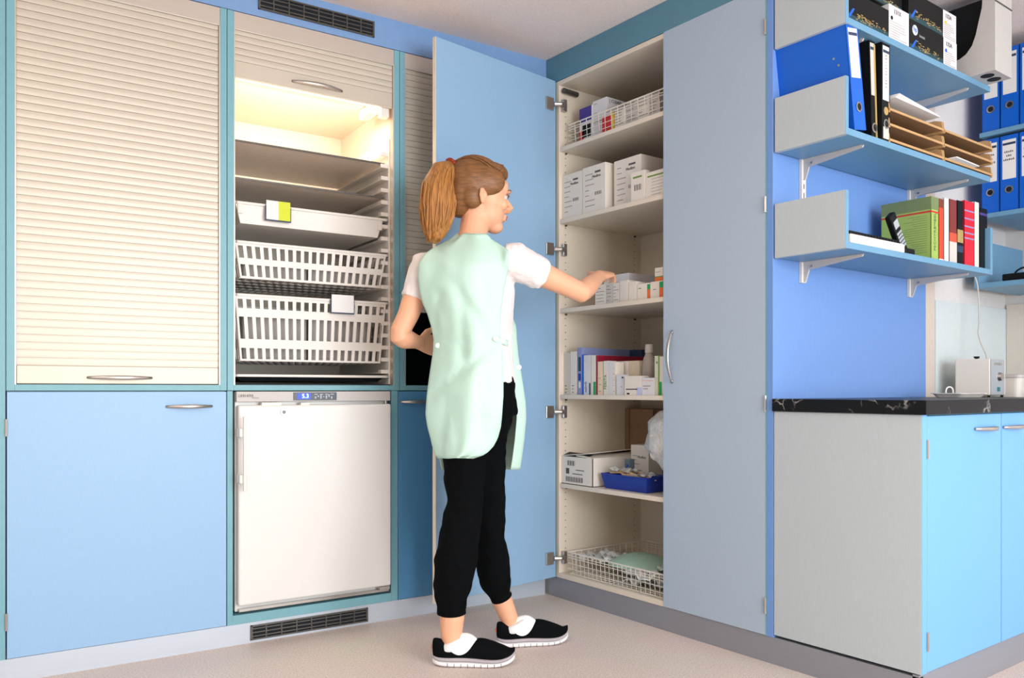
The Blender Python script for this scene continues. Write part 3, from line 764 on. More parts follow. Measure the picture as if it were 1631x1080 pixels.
up('medicine_box', 'white pack with faint grey print, centre of fourth shelf', 975, 980.5, 577, X, 0.05, M_box, prints=lines(5, .3, .8, .1, .8, M_inkl, 9))
up('medicine_box', 'wide cream pack with green heading behind lying packs', 974, 1001, 576, X + 0.06, 0.06, M_box, prints=((.05, .65, .84, .88, M_gtxt), (.3, .45, .78, .82, M_ink)))
up('medicine_box', 'beige wide pack beside the smoky bottle', 1001.5, 1018, 575, X + 0.06, 0.06, mat('beige carton', (224, 206, 180), .65))
up('medicine_box', 'square pale pack with dark dot leaning in front', 981.5, 994, 597, X - 0.004, 0.03, M_box3, prints=((.7, .9, .82, .9, M_navy), (.6, .75, .38, .44, M_inkl)))
up('medicine_box', 'lying white pack with blue word in front of the bottle', 994.5, 1022, 599, X - 0.012, 0.045, M_box, prints=((.1, .75, .28, .34, M_ink), (.15, .3, .04, .12, M_black), (.72, 1.0, .0, .4, mat('pale blue print', (190, 196, 230), .6))))
up('medicine_box', 'lying white pack with red line, right of the blue worded pack', 1022.5, 1042, 602, X - 0.012, 0.045, M_box3, prints=((.05, .9, .82, .86, mat('faint red print', (224, 170, 150), .6)), (.1, .7, .5, .56, M_inkl), (.1, .5, .35, .4, M_inkl)))
up('medicine_box', 'pale green and white pack near the closed door', 1042.5, 1050, 567, X, 0.06, mat('pale green carton', (214, 226, 190), .6), prints=((.8, 1, 0, 1, M_gtxt), (.4, .6, .8, .86, M_ink)))
up('medicine_box', 'white pack with green foot at the right end of fourth shelf', 1050.5, 1056.5, 568, X, 0.06, M_box, prints=((.0, .6, 0, .35, M_green),))
up('folder', 'dark navy folder lying behind the bottle', 1003, 1022, 558, X + 0.30, 0.03, M_navy, 'folder')
# bottle
yb = yX(1034, XB + 0.12)
b = thing('bottle', 'smoky translucent bottle with grey cap on the fourth shelf', 'bottle', (XB + 0.12, yb, S))
def lathe(prof, cx, cy, n=28, sx=1, sy=1):
    return MB().loft([[(cx + r * sx * math.cos(2 * PI * j / n), cy + r * sy * math.sin(2 * PI * j / n), z) for j in range(n)] for r, z in prof])
lathe([(0.028, S), (0.031, S + .004), (0.031, S + 0.09), (0.03, S + .12), (0.024, S + .155), (0.016, S + .175), (0.015, S + .182)], XB + .12, yb).build('body', M_bottle, b, smooth=True)
lathe([(0.0175, S + .178), (0.0185, S + .18), (0.0165, S + .212), (0.015, S + .215)], XB + .12, yb).build('cap', M_box2, b, smooth=True)
# --- fifth shelf
S = SZ[4]; X = XB + 0.015
y0, y1 = ybox(891.5, 944, X)
c5 = thing('supply_carton', 'opened white carton with barcode label on the fifth shelf', 'box', (X + .2, (y0 + y1) / 2, S))
HX = 0.125
MB().box(X, X + 0.003, y0, y1, S, S + HX).box(X, X + 0.40, y1 - .003, y1, S, S + HX).box(X, X + 0.40, y0, y0 + .003, S, S + HX).box(X + .397, X + .40, y0, y1, S, S + HX).box(X, X + .4, y0, y1, S, S + .003).build('carton', M_box, c5)
m = MB(); m.quad((X, y1, S + HX), (X + .40, y1, S + HX + .0), (X + .40, y0 + .06, S + HX + .028), (X + .03, y0 + .05, S + HX + .018))
m.build('flap', M_box, c5, solid=.003)
m = MB(); m.quad((X + .002, y1, S + HX), (X + .002, y0 + .05, S + HX - .002), (X + .05, y0 + .05, S + HX + .012), (X + .05, y1, S + HX + .016)); m.build('flap', M_dark, c5, solid=.001, label='dark sheet painted as shade under the flap')  # near-black sheet stands in for the shade inside the open carton
m = MB(); m.quad((X + .002, y0, S + HX), (X + .40, y0, S + HX), (X + .40, y1 - .12, S + HX + .012), (X + .002, y1 - .11, S + HX + .006)); m.build('flap', M_box, c5, solid=.003)
m = MB()
for (a0, b0, z0_, z1_, n) in ((.25, .48, .68, .86, 9), (.2, .72, .10, .28, 20)):
    for k in range(n):
        p0 = y1 - (y1 - y0) * (a0 + (b0 - a0) * k / n); wd = (y1 - y0) * (b0 - a0) / n * (0.35 if k % 3 else .7)
        m.box(X - .0006, X, p0 - wd, p0, S + HX * z0_, S + HX * z1_)
m.box(X - .0006, X, y1 - (y1 - y0) * .30, y1 - (y1 - y0) * .20, S + HX * .38, S + HX * .58)
m.box(X - .0006, X, y1 - (y1 - y0) * .75, y1 - (y1 - y0) * .5, S + HX * .52, S + HX * .55).box(X - .0006, X, y1 - (y1 - y0) * .7, y1 - (y1 - y0) * .4, S + HX * .38, S + HX * .41)
m.build('barcode_print', M_ink, c5)
for k, (ua, ub) in enumerate(((973, 1002), (1003, 1040))):
    Xc = XK - 0.115; y0, y1 = ybox(ua, ub, Xc)
    carton('cardboard_box', ['brown cardboard box at the back, left of the pair', 'brown cardboard box behind the plastic bag'][k], Xc, XK - .012, y0 + .001, y1, S, S + .335, M_card)
Xw = XB + 0.24; y0, y1 = ybox(1005, 1033, Xw)
carton('supply_carton', 'white carton with dark heading behind the blue tray', Xw, Xw + .09, y0, y1, S, zV(708, dep(Xw, y1)), M_box, prints=lines(6, .1, .6, .2, .72, M_inkl, 8), txt=(('Medline', .62, .70, .016, M_ink),))
carton('medicine_box', 'small white pack beside the blue tray at the door edge', XB + .05, XB + .10, 2.256, 2.285, S, S + .09, M_box)
yy0, yy1 = ybox(995, 1003, XB + .21)
carton('medicine_box', 'small teal striped pack left of the white carton', XB + .21, XB + .25, yy0, yy1, S, S + .115, mat('slate carton', (120, 140, 160), .5), prints=((.3, .7, .5, .8, M_blue),))
# blue tray with swabs
Xt = XB + 0.035
bt = thing('blue_tray', 'dark blue plastic tray on the fifth shelf', 'tray', (Xt + .08, yX(1000, Xt), S))
y0, y1 = ybox(958, 1030, Xt); hb = .062
m = MB(); i = .012
P_ = [(Xt, y0), (Xt + .15, y0), (Xt + .15, y1), (Xt, y1)]; Q_ = [(Xt + i, y0 + i), (Xt + .15 - i, y0 + i), (Xt + .15 - i, y1 - i), (Xt + i, y1 - i)]
m.v = [(p[0], p[1], S + hb) for p in P_] + [(p[0], p[1], S + .002) for p in Q_]; m.f = [(0, 1, 5, 4), (1, 2, 6, 5), (2, 3, 7, 6), (3, 0, 4, 7), (4, 5, 6, 7)]
m.build('tray_body', M_bluet, bt, solid=.003)
m = MB().tube([(p[0], p[1], S + hb) for p in P_ + P_[:1]], .004, 6); m.build('rim', M_bluet, bt)
rr = random.Random(3)
for k in range(9):
    cx = Xt + .03 + rr.random() * .08; cy = y0 + .06 + (y1 - y0 - .12) * k / 8; an = rr.uniform(-.5, .5) + PI / 2; l = .062 - .002 * k
    dx, dy = math.cos(an) * l, math.sin(an) * l; zz = S + .05 + rr.random() * .022
    s_ = MB().tube([(cx - dx, cy - dy, zz - .006), (cx, cy, zz + .008), (cx + dx, cy + dy, zz + .004)], [.005, .006, .005], 6, flat=((0, 0, 1), .6))
    tag(base_mesh('wooden_swab', s_, M_swab), 'tan wooden swab lying loose in the dark blue tray', 'swab', 'wooden swabs in the blue tray')
for k in range(2):
    m = MB(); n = 10; rows = []
    for a in range(n):
        rows.append([(Xt + .02 + .10 * a / (n - 1), y0 + .03 + .11 * k + .10 * b_ / (n - 1), S + .068 + .014 * k + .016 * noise.noise(Vector((a * .5, b_ * .5, k * 9.)))) for b_ in range(n)])
    m.grid(rows)
    tag(base_mesh('film_wrap', m, M_film, smooth=True), ['crumpled clear wrap over the right end of the swabs', 'crumpled clear wrap over the left end of the swabs'][k], 'wrap')
# plastic bag stuffed with white gloves
m = MB(); cx, cy, cz = XB + .11, 2.268, S + .225; n = 26; rows = []
for a in range(n + 1):
    th = PI * a / n; row = []
    for b_ in range(n + 1):
        ph = 2 * PI * b_ / n
        r = 1 + .22 * noise.noise(Vector((math.sin(th) * math.cos(ph) * 2.2, math.sin(th) * math.sin(ph) * 2.2, math.cos(th) * 2.2))) + .07 * noise.noise(Vector((math.sin(th) * math.cos(ph) * 8, math.sin(th) * math.sin(ph) * 8, math.cos(th) * 8)))
        row.append((cx + .085 * r * math.sin(th) * math.cos(ph), max(2.238, cy + .155 * r * math.sin(th) * math.sin(ph)), cz + .135 * r * math.cos(th)))
    rows.append(row)
m.grid(rows); bag = thing('plastic_bag', 'translucent plastic bag stuffed with white material at the door edge', 'bag', (cx, cy, S + .09))
m.build('bag_film', M_film, bag, smooth=True)
m = MB()
rr = random.Random(5)
for k in range(34):
    a, b_, c_ = rr.uniform(-.042, .042), rr.uniform(-.005, .085), rr.uniform(-.07, .07)
    m.ell((cx + a, cy + b_, cz + c_), ((.028, .006, 0), (-.006, .03, .01), (0, -.01, .022)), 10, 7)
m.build('filling', M_box, bag, smooth=True)
# --- bottom: wire basket with packaged masks
S = ZB0 + .022; X0 = XB + 0.018
wire_basket('low white wire basket with clear packages on the cabinet floor', X0, XK - 0.03, 2.262, yX(905, X0), S + 0.001, 0.098, 12, 22, 4)
rr = random.Random(11)
for k in range(16):
    cx = X0 + rr.uniform(.06, .38); cy = rr.uniform(2.33, 2.74); zz = S + .02 + .018 * (k % 4); an = rr.uniform(0, PI); n = 9; rows = []
    sx, sy = rr.uniform(.045, .075), rr.uniform(.05, .08)
    for a in range(n):
        row = []
        for b_ in range(n):
            p, q = (a / (n - 1) - .5) * 2 * sx, (b_ / (n - 1) - .5) * 2 * sy
            row.append((cx + p * math.cos(an) - q * math.sin(an), cy + p * math.sin(an) + q * math.cos(an), zz + .032 * noise.noise(Vector((a * .6 + k * 3, b_ * .6, 0))) + .012))
        rows.append(row)
    m = MB().grid(rows)
    tag(base_mesh('wrapped_package', m, [M_mask2, M_film, M_mask2, M_film, mat('slate film', (176, 190, 192), .3)][k % 5], smooth=True, solid=.002),
        'crumpled package in the low wire basket', 'package', 'packages in the low wire basket')
m = MB(); n = 24
rows = []
for a in range(7):
    q = a / 6; rows.append([(X0 + .17 + (.135 * q + .002) * math.cos(2 * PI * j / n), 2.55 + (.15 * q + .002) * math.sin(2 * PI * j / n), S + .118 - .045 * q * q) for j in range(n + 1)])
m.grid(rows); tag(base_mesh('oxygen_mask', m, M_mask, smooth=True, solid=.003), 'pale green domed plastic mask on top of the packages', 'mask')

# ------------------------------------------------------------------ shelves on the blue end panel
YP = 1.741; YF = 1.472; XS = 3.485
def wall_shelf(label, z0, z1, right_end=False, ph=0.186):
    t = thing('wall_shelf', label, 'shelf', (3.0, 1.6, z0), None)
    MB().box(XB + 0.019, XS, YF, YP - 0.006, z0, z1).build('board', M_shelfb, t, 0.001)
    MB().box(XB, XB + 0.0185, YF - 0.001, YP - 0.006, z0 - .001, z0 + ph).build('end_panel', M_grey, t, 0.001, label='grey end panel')
    MB().box(XB + 0.0005, XB + 0.018, YF - 0.0022, YF - 0.001, z0 - .001, z0 + ph).build('edge_band', M_shelfb, t)
    if right_end: MB().box(XS, XS + .018, YF - .001, YP - .006, z0, z0 + ph).build('end_panel', M_shelfb, t, 0.001, label='blue end panel')
    for x in (2.612, 3.367):
        m = MB().prism([(YP - .012, z0 - .070), (YP - .02, z0 - .072), (YP - .034, z0 - .03), (YF + .035, z0 - .008), (YF + .03, z0 - .0005), (YP - .012, z0 - .0005)], 'x', x - .0035, x + .0035)
        m.box(x - .008, x + .008, YF + .035, YP - .014, z0 - .0025, z0 - .0004)
        br = m.build('bracket', M_pgrey, t)
        MB().tube([(x - .006, YP - .045, z0 - .018), (x + .006, YP - .045, z0 - .018)], .004, 8).build('screw', M_steel, br)
    return t
wall_shelf('lowest blue shelf on the panel, carrying upright books', 1.409, 1.430, True)
wall_shelf('middle blue shelf on the panel, carrying binders and letter trays', 1.775, 1.797)
wall_shelf('top blue shelf on the panel, carrying black toner boxes', 2.132, 2.154, ph=.2)
for x, lab in ((2.612, 'white slotted upright rail behind the grey end panels'), (3.367, 'white slotted upright rail at the far end of the blue panel')):
    t = thing('shelf_rail', lab, 'rail', (x, YP - .006, 1.335))
    MB().box(x - .0125, x + .0125, YP - .012, YP - .001, 1.335, 2.45).build('rail', M_wplas, t)
    m = MB(); z = 1.35
    while z < 2.44: m.box(x - .0022, x + .0022, YP - .0124, YP - .0118, z, z + .018); z += .032
    m.build('slots', M_dsteel, t)

# books etc on the lowest shelf
S = 1.430
def bk(name, label, ua, ub, vt, m, D=.17, cat='book', yf=YF + .02, parts=(), txt=(), vref=None, thickmin=None):
    """upright book, spine towards -Y"""
    x0 = xY(ua, yf); x1 = xY(ub, yf); z1 = zV(vt, dep((x0 + x1) / 2, yf))
    t = thing(name, label, cat, ((x0 + x1) / 2, yf + D / 2, S))
    MB().box(x0 + .003, x1 - .003, yf + .004, yf + D - .003, S + .003, z1 - .003).build('pages', M_paper, t)
    MB().box(x0, x0 + .003, yf, yf + D, S, z1).box(x1 - .003, x1, yf, yf + D, S, z1).box(x0, x1, yf, yf + .003, S, z1).build('cover', m, t, .0006)
    by = {}
    for (c, d, mm) in parts: by.setdefault(mm, MB()).box(x0 + .0005, x1 - .0005, yf - .0006, yf, S + (z1 - S) * c, S + (z1 - S) * d)
    for mm, b in by.items(): b.build('spine_print', mm, t)
    for (s, size, fz, mm) in txt: text('lettering', s, size, mm, t, ((x0 + x1) / 2, yf - .0009, S + (z1 - S) * fz), (0, 0, 1), (-1, 0, 0))
    return t, x0, x1, z1
yf = YF + .02
gt, gx0, gx1, gz = bk('book', 'thick green book with olive band and orange line', 1483, 1495, 314, M_bookg, D=.19)
MB().box(gx0 - .0006, gx0, yf, yf + .19, S + (gz - S) * .80, gz).build('cover_band', M_bookg2, gt)
MB().box(gx0 - .0008, gx0, yf, yf + .19, S + (gz - S) * .75, S + (gz - S) * .775).build('cover_line', M_red, gt)
MB().box(gx0, gx1, yf - .0006, yf, S + (gz - S) * .80, gz).build('spine_band', M_bookg2, gt)
MB().box(gx0, gx1, yf - .0008, yf, S + (gz - S) * .75, S + (gz - S) * .775).build('spine_line', M_red, gt)
text('lettering', 'PSCHYREMBEL', .022, M_bookg2, gt, ((gx0 + gx1) / 2, yf - .001, S + (gz - S) * .45), (0, 0, 1), (-1, 0, 0))
m = MB(); r2 = random.Random(4)
for k in range(17): m.box(gx0 - .0006, gx0, yf + .015, yf + .06 + r2.random() * .1, S + (gz - S) * (.70 - .036 * k), S + (gz - S) * (.70 - .036 * k) + .0015)
m.build('cover_print', M_bookg2, gt)
bk('book', 'orange red book right of the thick green book', 1495.6, 1503, 317, mat('orange red cover', (222, 74, 40), .45), .16, parts=((.86, 1, mat('brown print', (120, 60, 40), .5)), (.0, .04, M_paper)))
bk('book', 'blank white spined book right of the orange red book', 1503.6, 1511.5, 316, M_paper, .16)
bk('book', 'dark red and white book in the middle of the row', 1512.2, 1524, 318, mat('maroon cover', (128, 48, 44), .5), .16, parts=((.0, .34, M_box2), (.34, .48, mat('rust print', (206, 84, 56), .5))), )
bk('book', 'black and dark gold book left of the bright red one', 1524.8, 1534, 320, M_black, .15, parts=((.35, .55, M_gold), (.2, .3, M_navy)))
bk('book', 'bright red book with blue marks', 1536, 1551.5, 321, mat('bright red cover', (232, 28, 52), .4), .15, parts=tuple((q, q + .02, M_peri) for q in (.42, .5, .6, .72, .84)), )
bk('book', 'cream spined book between bright red and black ones', 1552, 1559.5, 322, M_box, .15)
bk('book', 'black ring folder at the right end of the lowest shelf', 1560.5, 1572.5, 332, M_black, .2, parts=((.88, .92, M_purple),), cat='folder')
# white flat device with black keys, and handset
x0, x1 = XB + .05, xY(1440, YF + .012)
kb = thing('keyboard', 'flat white keyboard with black keys on the lowest shelf', 'keyboard', ((x0 + x1) / 2, YF + .07, S))
zk = S + .033
MB().box(x0, x1, YF + .008, YF + .15, S + .0, zk).build('body', M_wplas, kb, .006)
m = MB()
for a in range(int((x1 - x0 - .03) / .019)):
    for b_ in range(5): m.box(x0 + .012 + a * .019, x0 + .028 + a * .019, YF + .02 + b_ * .024, YF + .041 + b_ * .024, zk, zk + .012)
m.build('keys', M_black, kb, .001)
# cordless telephone in its cradle, in front of the green book
px = xY(1440, YF + .03)
cal = thing('telephone', 'black cordless telephone standing tilted before the thick green book', 'telephone', (px, YF + .05, S))
Rm = Matrix.Translation(Vector((px, YF + .035, S + .012))) @ Matrix.Rotation(math.radians(-36), 4, 'Y')
MB().box(-.021, .021, -.011, .011, 0, .15).xf(Rm).build('handset', M_black, cal, .004)
m = MB()
for a in range(5):
    for b_ in range(3): m.box(-.016 + b_ * .0115, -.007 + b_ * .0115, -.0122, -.0108, .02 + a * .013, .029 + a * .013)
m.xf(Rm).build('keys', M_plgrey, cal)
MB().box(-.015, .015, -.0122, -.0108, .096, .125).xf(Rm).build('screen', M_plgrey, cal)
MB().box(px - .03, px + .045, YF + .012, YF + .075, S + .001, S + .024).build('cradle', M_black, cal, .006)

# middle shelf -------------------------------------------------
S = 1.797
def binder(label, Mx, wdt, hgt, dpt, m, lab_rng=(.36, .95), ring=.2, group=None, lcol=M_paper, txt=None, lm=M_ink):
    """lever-arch file: local spine faces -Y, base at z 0, x 0..wdt, y 0..dpt; Mx places it"""
    t = bpy.data.objects.new('binder', None); COL.objects.link(t); t.matrix_world = Mx; OFF[t] = Vector((0, 0, 0)); tag(t, label, 'binder', group)
    MB().box(0, .003, 0, dpt, 0, hgt).box(wdt - .003, wdt, 0, dpt, 0, hgt).box(0, wdt, 0, .003, 0, hgt).build('cover', m, t, .0008)
    MB().box(.005, wdt - .02, .02, dpt - .01, .006, hgt - .02).build('papers', M_paper, t)
    lb = MB().box(wdt * .14, wdt * .86, -.0008, 0, hgt * lab_rng[0], hgt * lab_rng[1]).build('spine_label', lcol, t)
    MB().box(wdt * .16, wdt * .84, -.0012, -.0008, hgt * (lab_rng[1] - .07), hgt * (lab_rng[1] - .04)).build('label_band', M_navy, lb)
    if txt:
        m_ = MB()
        for k, n_ in enumerate(txt):
            for q in range(n_):
                xx = wdt / 2 + (q - n_ / 2) * .0075; zz = hgt * (lab_rng[1] - .16) - k * .017
                m_.box(xx, xx + .0045, -.0013, -.0008, zz - .004, zz + (.004 if q % 2 else .0025))
        m_.build('label_print', lm, lb)
    rg = MB(); n = 20; cx, cz, ro, ri = wdt / 2, hgt * ring, .0165, .0115
    for j in range(n):
        a, b_ = 2 * PI * j / n, 2 * PI * (j + 1) / n
        rg.quad((cx + ro * math.cos(a), -.002, cz + ro * math.sin(a)), (cx + ro * math.cos(b_), -.002, cz + ro * math.sin(b_)), (cx + ri * math.cos(b_), -.0025, cz + ri * math.sin(b_)), (cx + ri * math.cos(a), -.0025, cz + ri * math.sin(a)))
    rg.build('finger_ring', M_steel, t, solid=.0015)
    MB().tube([(cx, -.0005, cz), (cx, -.0016, cz)], .0105, 18).build('finger_hole', M_gap, t)
    return t
# the big blue binder leaning out over the grey end panel
Mx = Matrix.Translation(Vector((xY(1358, YF + .006) + .01, YF + .006, S + .004))) @ Matrix.Rotation(math.radians(-9), 4, 'Y')
bb = binder('large blue binder tilted over the grey end of the middle shelf', Mx, .075, .335, .268, M_blue, (.50, .97), .22)
for (py, pz) in ((.05, .24), (.035, .215), (.03, .12)):
    MB().tube([(-.0012, py, pz), (.0008, py, pz)], .004, 10).build('rivet', M_steel, bb)
x0 = xY(1391, YF + .012) ; Mx = Matrix.Translation(Vector((xY(1392, YF + .012), YF + .02, S))) @ Matrix.Rotation(math.radians(-3), 4, 'Y')
b2 = binder('slim gold and dark picture binder beside the tilted blue one', Mx, .036, .33, .25, M_black, (.45, .98), .12, lcol=M_box2)
MB().box(.026, .036, -.0014, -.0004, .0, .32).build('gold_strip', M_gold, b2)
Mx = Matrix.Translation(Vector((xY(1404, YF + .008), YF + .008, S)))
b3 = binder('dark binder with long white spine label by the letter trays', Mx, .055, .335, .25, M_black, (.42, .97), .18, txt=None)
m = MB(); r2 = random.Random(9)
for k in range(11): m.box(.022 + r2.random() * .002, .034, -.0014, -.0006, .185 + k * .0105, .185 + k * .0105 + .002 + r2.random() * .005)
m.build('spine_print', M_inkl, b3)
MB().box(.01, .045, -.0014, -.0004, .01, .05).build('lower_print', M_box2, b3)
MB().tube([(.028, -.0004, .105), (.028, -.0016, .105)], .014, 16).build('round_print', M_gold, b3)
# letter trays
def letter_trays(label, ua, ub, yf, levels, nm):
    x0 = xY(ua, yf); x1 = xY(ub, yf)
    for k in range(levels):
        z = S + .001 + k * .052
        t = thing('letter_tray', label[k], 'tray', ((x0 + x1) / 2, yf + .11, z))
        MB().box(x0 + .006, x1 - .006, yf + .004, yf + .235, z + .008, z + .013).build('floor_board', M_cork, t)
        for xx in (x0, x1 - .006): MB().prism([(yf, z), (yf + .235, z), (yf + .235, z + .05), (yf + .03, z + .05), (yf + .005, z + .042)], 'x', xx, xx + .006).build('side_board', M_cork2, t, .001)
        MB().box(x0, x1, yf - .001, yf + .003, z + .006, z + .014).build('front_lip', M_cork2, t)
        MB().box(x0, x1, yf + .229, yf + .235, z, z + .05).build('back_board', M_cork, t)
xm = 1504
letter_trays(['tan letter tray, bottom of the left stack', 'tan letter tray, second from bottom of the left stack', 'tan letter tray, third up in the left stack', 'tan letter tray, top of the left stack with papers'], 1417, 1503.5, YF + .004, 3, 4)
letter_trays(['tan letter tray, bottom of the right stack', 'tan letter tray, middle of the right stack', 'tan letter tray, top of the right stack'], 1504.5, 1581, YF + .004, 3, 3)
def sheets(label, x0, x1, y0, y1, z, n, ang):
    m = MB(); c = Vector(((x0 + x1) / 2, (y0 + y1) / 2, 0))
    for k in range(n):
        a = ang * (1 + .4 * k); R_ = Matrix.Rotation(a, 3, 'Z')
        q = [c + R_ @ (Vector((x, y, 0)) - c) for x, y in ((x0, y0), (x1, y0), (x1, y1), (x0, y1))]
        i = len(m.v); m.v += [(p.x, p.y, z + k * .0022) for p in q] + [(p.x, p.y, z + k * .0022 + .0018) for p in q]
        m.f += [tuple(i + j for j in f) for f in ((3, 2, 1, 0), (4, 5, 6, 7), (0, 1, 5, 4), (1, 2, 6, 5), (2, 3, 7, 6), (3, 0, 4, 7))]
    tag(base_mesh('paper_stack', m, M_paper), label, 'paper')
lx0, lx1 = xY(1417, YF + .004), xY(1503.5, YF + .004); rx0, rx1 = xY(1504.5, YF + .004), xY(1581, YF + .004)
sheets('white papers lying on top of the left letter trays', lx0 + .02, lx1 - .03, YF - .0, YF + .2, S + .001 + 3 * .052, 6, .03)
sheets('white sheets in the top right letter tray', rx0 + .02, rx1 - .03, YF + .03, YF + .22, S + .105 + .0135, 5, -.02)
sheets('white sheet hanging out of the bottom right letter tray', rx0 + .03, rx0 + .23, YF - .02, YF + .19, S + .0145, 2, .03)

# top shelf: toner boxes ------------------------------------------------
S = 2.154
def toner(label, x0, x1, y0, y1, z0, z1, end, num, dot, logo=False):
    t = thing('toner_box', label, 'box', ((x0 + x1) / 2, (y0 + y1) / 2, z0))
    MB().box(x0, x1, y0, y1, z0, z1).build('carton', M_black, t, .001)
    m = MB().box(x0 + .002, x1 - .002, y0 - .0006, y0, z0 + .004, z0 + (z1 - z0) * .22); m.build('teal_print', mat('dark teal print', (14, 66, 74), .4), t)
    m = MB(); r = random.Random(int(x0 * 1000))
    for k in range(46):
        fx = x0 + (x1 - x0) * (.2 + .7 * r.random()); fz = z0 + (z1 - z0) * (.12 + .30 * r.random() * (1 - abs(fx - x0) / (x1 - x0) * .4))
        m.box(fx, fx + .005 + r.random() * .008, y0 - .0009, y0 - .0003, fz, fz + .0025)
    m.build('gold_print', M_gold, t)
    m = MB().quad((x0 + .012, y0 - .0008, z0 + .012), (x0 + .028, y0 - .0008, z0 + .012), (x0 + .055, y0 - .0008, z0 + .045), (x0 + .044, y0 - .0008, z0 + .045)); m.build('blue_print', M_blue, t)
    if end:
        e = MB().box(x1, x1 + .0012, y0, y1, z0, z1)
        e.build('end_label', M_box3, t)
    return t
yq = YF + .012
tx = [XB + .022, xY(1416, yq), xY(1448, yq), xY(1503, yq)]
hB = .088
def white_box(label, x0, x1, y0, y1, z0, z1, num, dot):
    t = thing('toner_box', label, 'box', ((x0 + x1) / 2, (y0 + y1) / 2, z0))
    MB().box(x0, x1, y0, y1, z0, z1).build('carton', M_box3, t, .001)
    text('lettering', num, .022, M_ink, t, ((x0 + x1) / 2 - .012, y0 - .0008, z1 - .02), (1, 0, 0), (0, 0, 1))
    MB().tube([(x0 + .018, y0 - .001, z1 - .045), (x0 + .018, y0, z1 - .045)], .007, 14).build('colour_dot', dot, t)
    m = MB(); r = random.Random(2)
    for k in range(8): m.box(x0 + .008, x0 + (x1 - x0) * r.uniform(.5, .9), y0 - .0007, y0, z0 + (z1 - z0) * (.05 + .07 * k), z0 + (z1 - z0) * (.05 + .07 * k) + .0015)
    m.build('print', M_inkl, t); return t
z1a = zV(10, dep(tx[1], yq))
toner('long black toner box at the left end of the top shelf', tx[0], tx[1] - .001, yq, yq + .2, S, S + .10, False, '', None)
toner('black toner box stacked on the long one at the shelf end', tx[0] + .01, tx[2] - .01, yq + .02, yq + .2, S + .126, S + .225, False, '', None)
white_box('white toner box end with a black dot', tx[1], tx[2] - .001, yq, yq + .16, S, S + .125, '131X', M_black)
lb = toner('black toner box with round blue and white emblem', tx[2], tx[3] - .001, yq, yq + .18, S, S + .108, False, '', None)
MB().tube([(tx[2] + .04, yq - .0014, S + .078), (tx[2] + .04, yq, S + .078)], .018, 22).build('emblem_disc', mat('emblem white', (226, 236, 250), .4), lb)
text('emblem', 'hp', .026, M_blue, lb, (tx[2] + .04, yq - .0018, S + .080), (1, 0, 0), (0, 0, 1))
text('lettering', 'invent', .016, M_plgrey, lb, (tx[2] + .09, yq - .0012, S + .066), (1, 0, 0), (0, 0, 1))
toner('dark teal printed toner box stacked on the emblem box', tx[2] + .004, tx[3] + .004, yq + .004, yq + .18, S + .110, S + .215, False, '', None)
tx3 = xY(1524, yq)
white_box('white toner box end with a blue dot, lower', tx[3], tx3, yq, yq + .16, S, S + .108, '132A', M_blue)
white_box('white toner box end with a yellow dot, upper', tx[3] + .005, tx3 + .004, yq + .004, yq + .16, S + .110, S + .215, '132A', M_yel)
# magazine holder
mh = thing('magazine_holder', 'grey magazine holder with two round holes, at the end of the top shelf', 'holder', (3.39, 1.5, S))
hx0, hx1, hy0, hy1, hz = 3.318, 3.462, 1.385, 1.655, 2.468
prof = [(hy0, S + .001), (hy1, S + .001), (hy1, S + .075), (1.515, S + .08), (1.49, S + .092), (1.468, S + .118), (1.454, S + .155), (1.444, S + .20), (1.432, S + .25), (1.428, hz), (hy0, hz)]
for xx in (hx0, hx1 - .003): MB().prism(prof, 'x', xx, xx + .003).build('side_wall', M_pgrey, mh)
MB().box(hx0 + .003, hx1 - .003, hy0, hy0 + .003, S + .001, hz).build('front_wall', M_pgrey, mh)
MB().box(hx0 - .001, hx1 + .001, hy0 - .002, hy0 - .0002, hz - .055, hz - .05).build('front_lip', M_dsteel, mh)
MB().box(hx0 + .003, hx1 - .003, hy1 - .003, hy1, S + .001, S + .075).build('rear_wall', M_pgrey, mh)
MB().box(hx0 + .003, hx1 - .003, hy0 + .003, hy1 - .003, S + .001, S + .004).build('base', M_pgrey, mh)
for xx in (hx0 + .042, hx0 + .100): MB().tube([(xx, hy0 + .045, S + .0002), (xx, hy0 + .045, S + .0012)], .024, 24).build('round_hole', M_gap, mh)
MB().box(hx0 + .02, hx1 - .008, hy0 + .05, hy1 - .01, S + .006, S + .29).build('inner_fill', M_black, mh)  # black block added so the inside of the holder reads as dark

# ------------------------------------------------------------------ shelves and binders on the right wall
XW = 3.85
def rshelf(label, z0, z1, side=False):
    t = thing('wall_shelf', label, 'shelf', (4.1, 1.2, z0))
    MB().box(XW - .01, 4.292, .4, 1.668, z0, z1).build('board', M_shelfb, t, .001)
    if side:
        MB().box(XW - .01, 4.291, 1.6685, 1.69, z0, z1 + .19).build('end_panel', M_shelfb, t, .001)
    return t
rshelf('blue shelf on the right wall carrying the upper row of blue binders', 2.062, 2.082)
rshelf('blue shelf on the right wall carrying the lower row of blue binders', 1.704, 1.724)
rshelf('lowest blue shelf on the right wall with an upright corner panel', 1.400, 1.422, True)
for row, (z, y1) in enumerate(((2.0825, 1.662), (1.7245, 1.664))):
    for k in range(4):
        yy = y1 - .0765 * k
        Mx = Matrix.Translation(Vector((XW, yy, z))) @ Matrix.Rotation(-PI / 2, 4, 'Z')
        hgt = .325 if row else .345
        names = ['nearest the corner', 'second from the corner', 'third from the corner', 'fourth from the corner']
        binder('blue binder %s, %s row, right wall' % (names[k], ('upper', 'lower')[row]), Mx, .075, hgt, .28, M_blue, (.42, .94), .28,
               group='%s row of blue binders on the right wall' % ('upper', 'lower')[row], txt=((5, 3, 6) if row else None))
S = 1.422
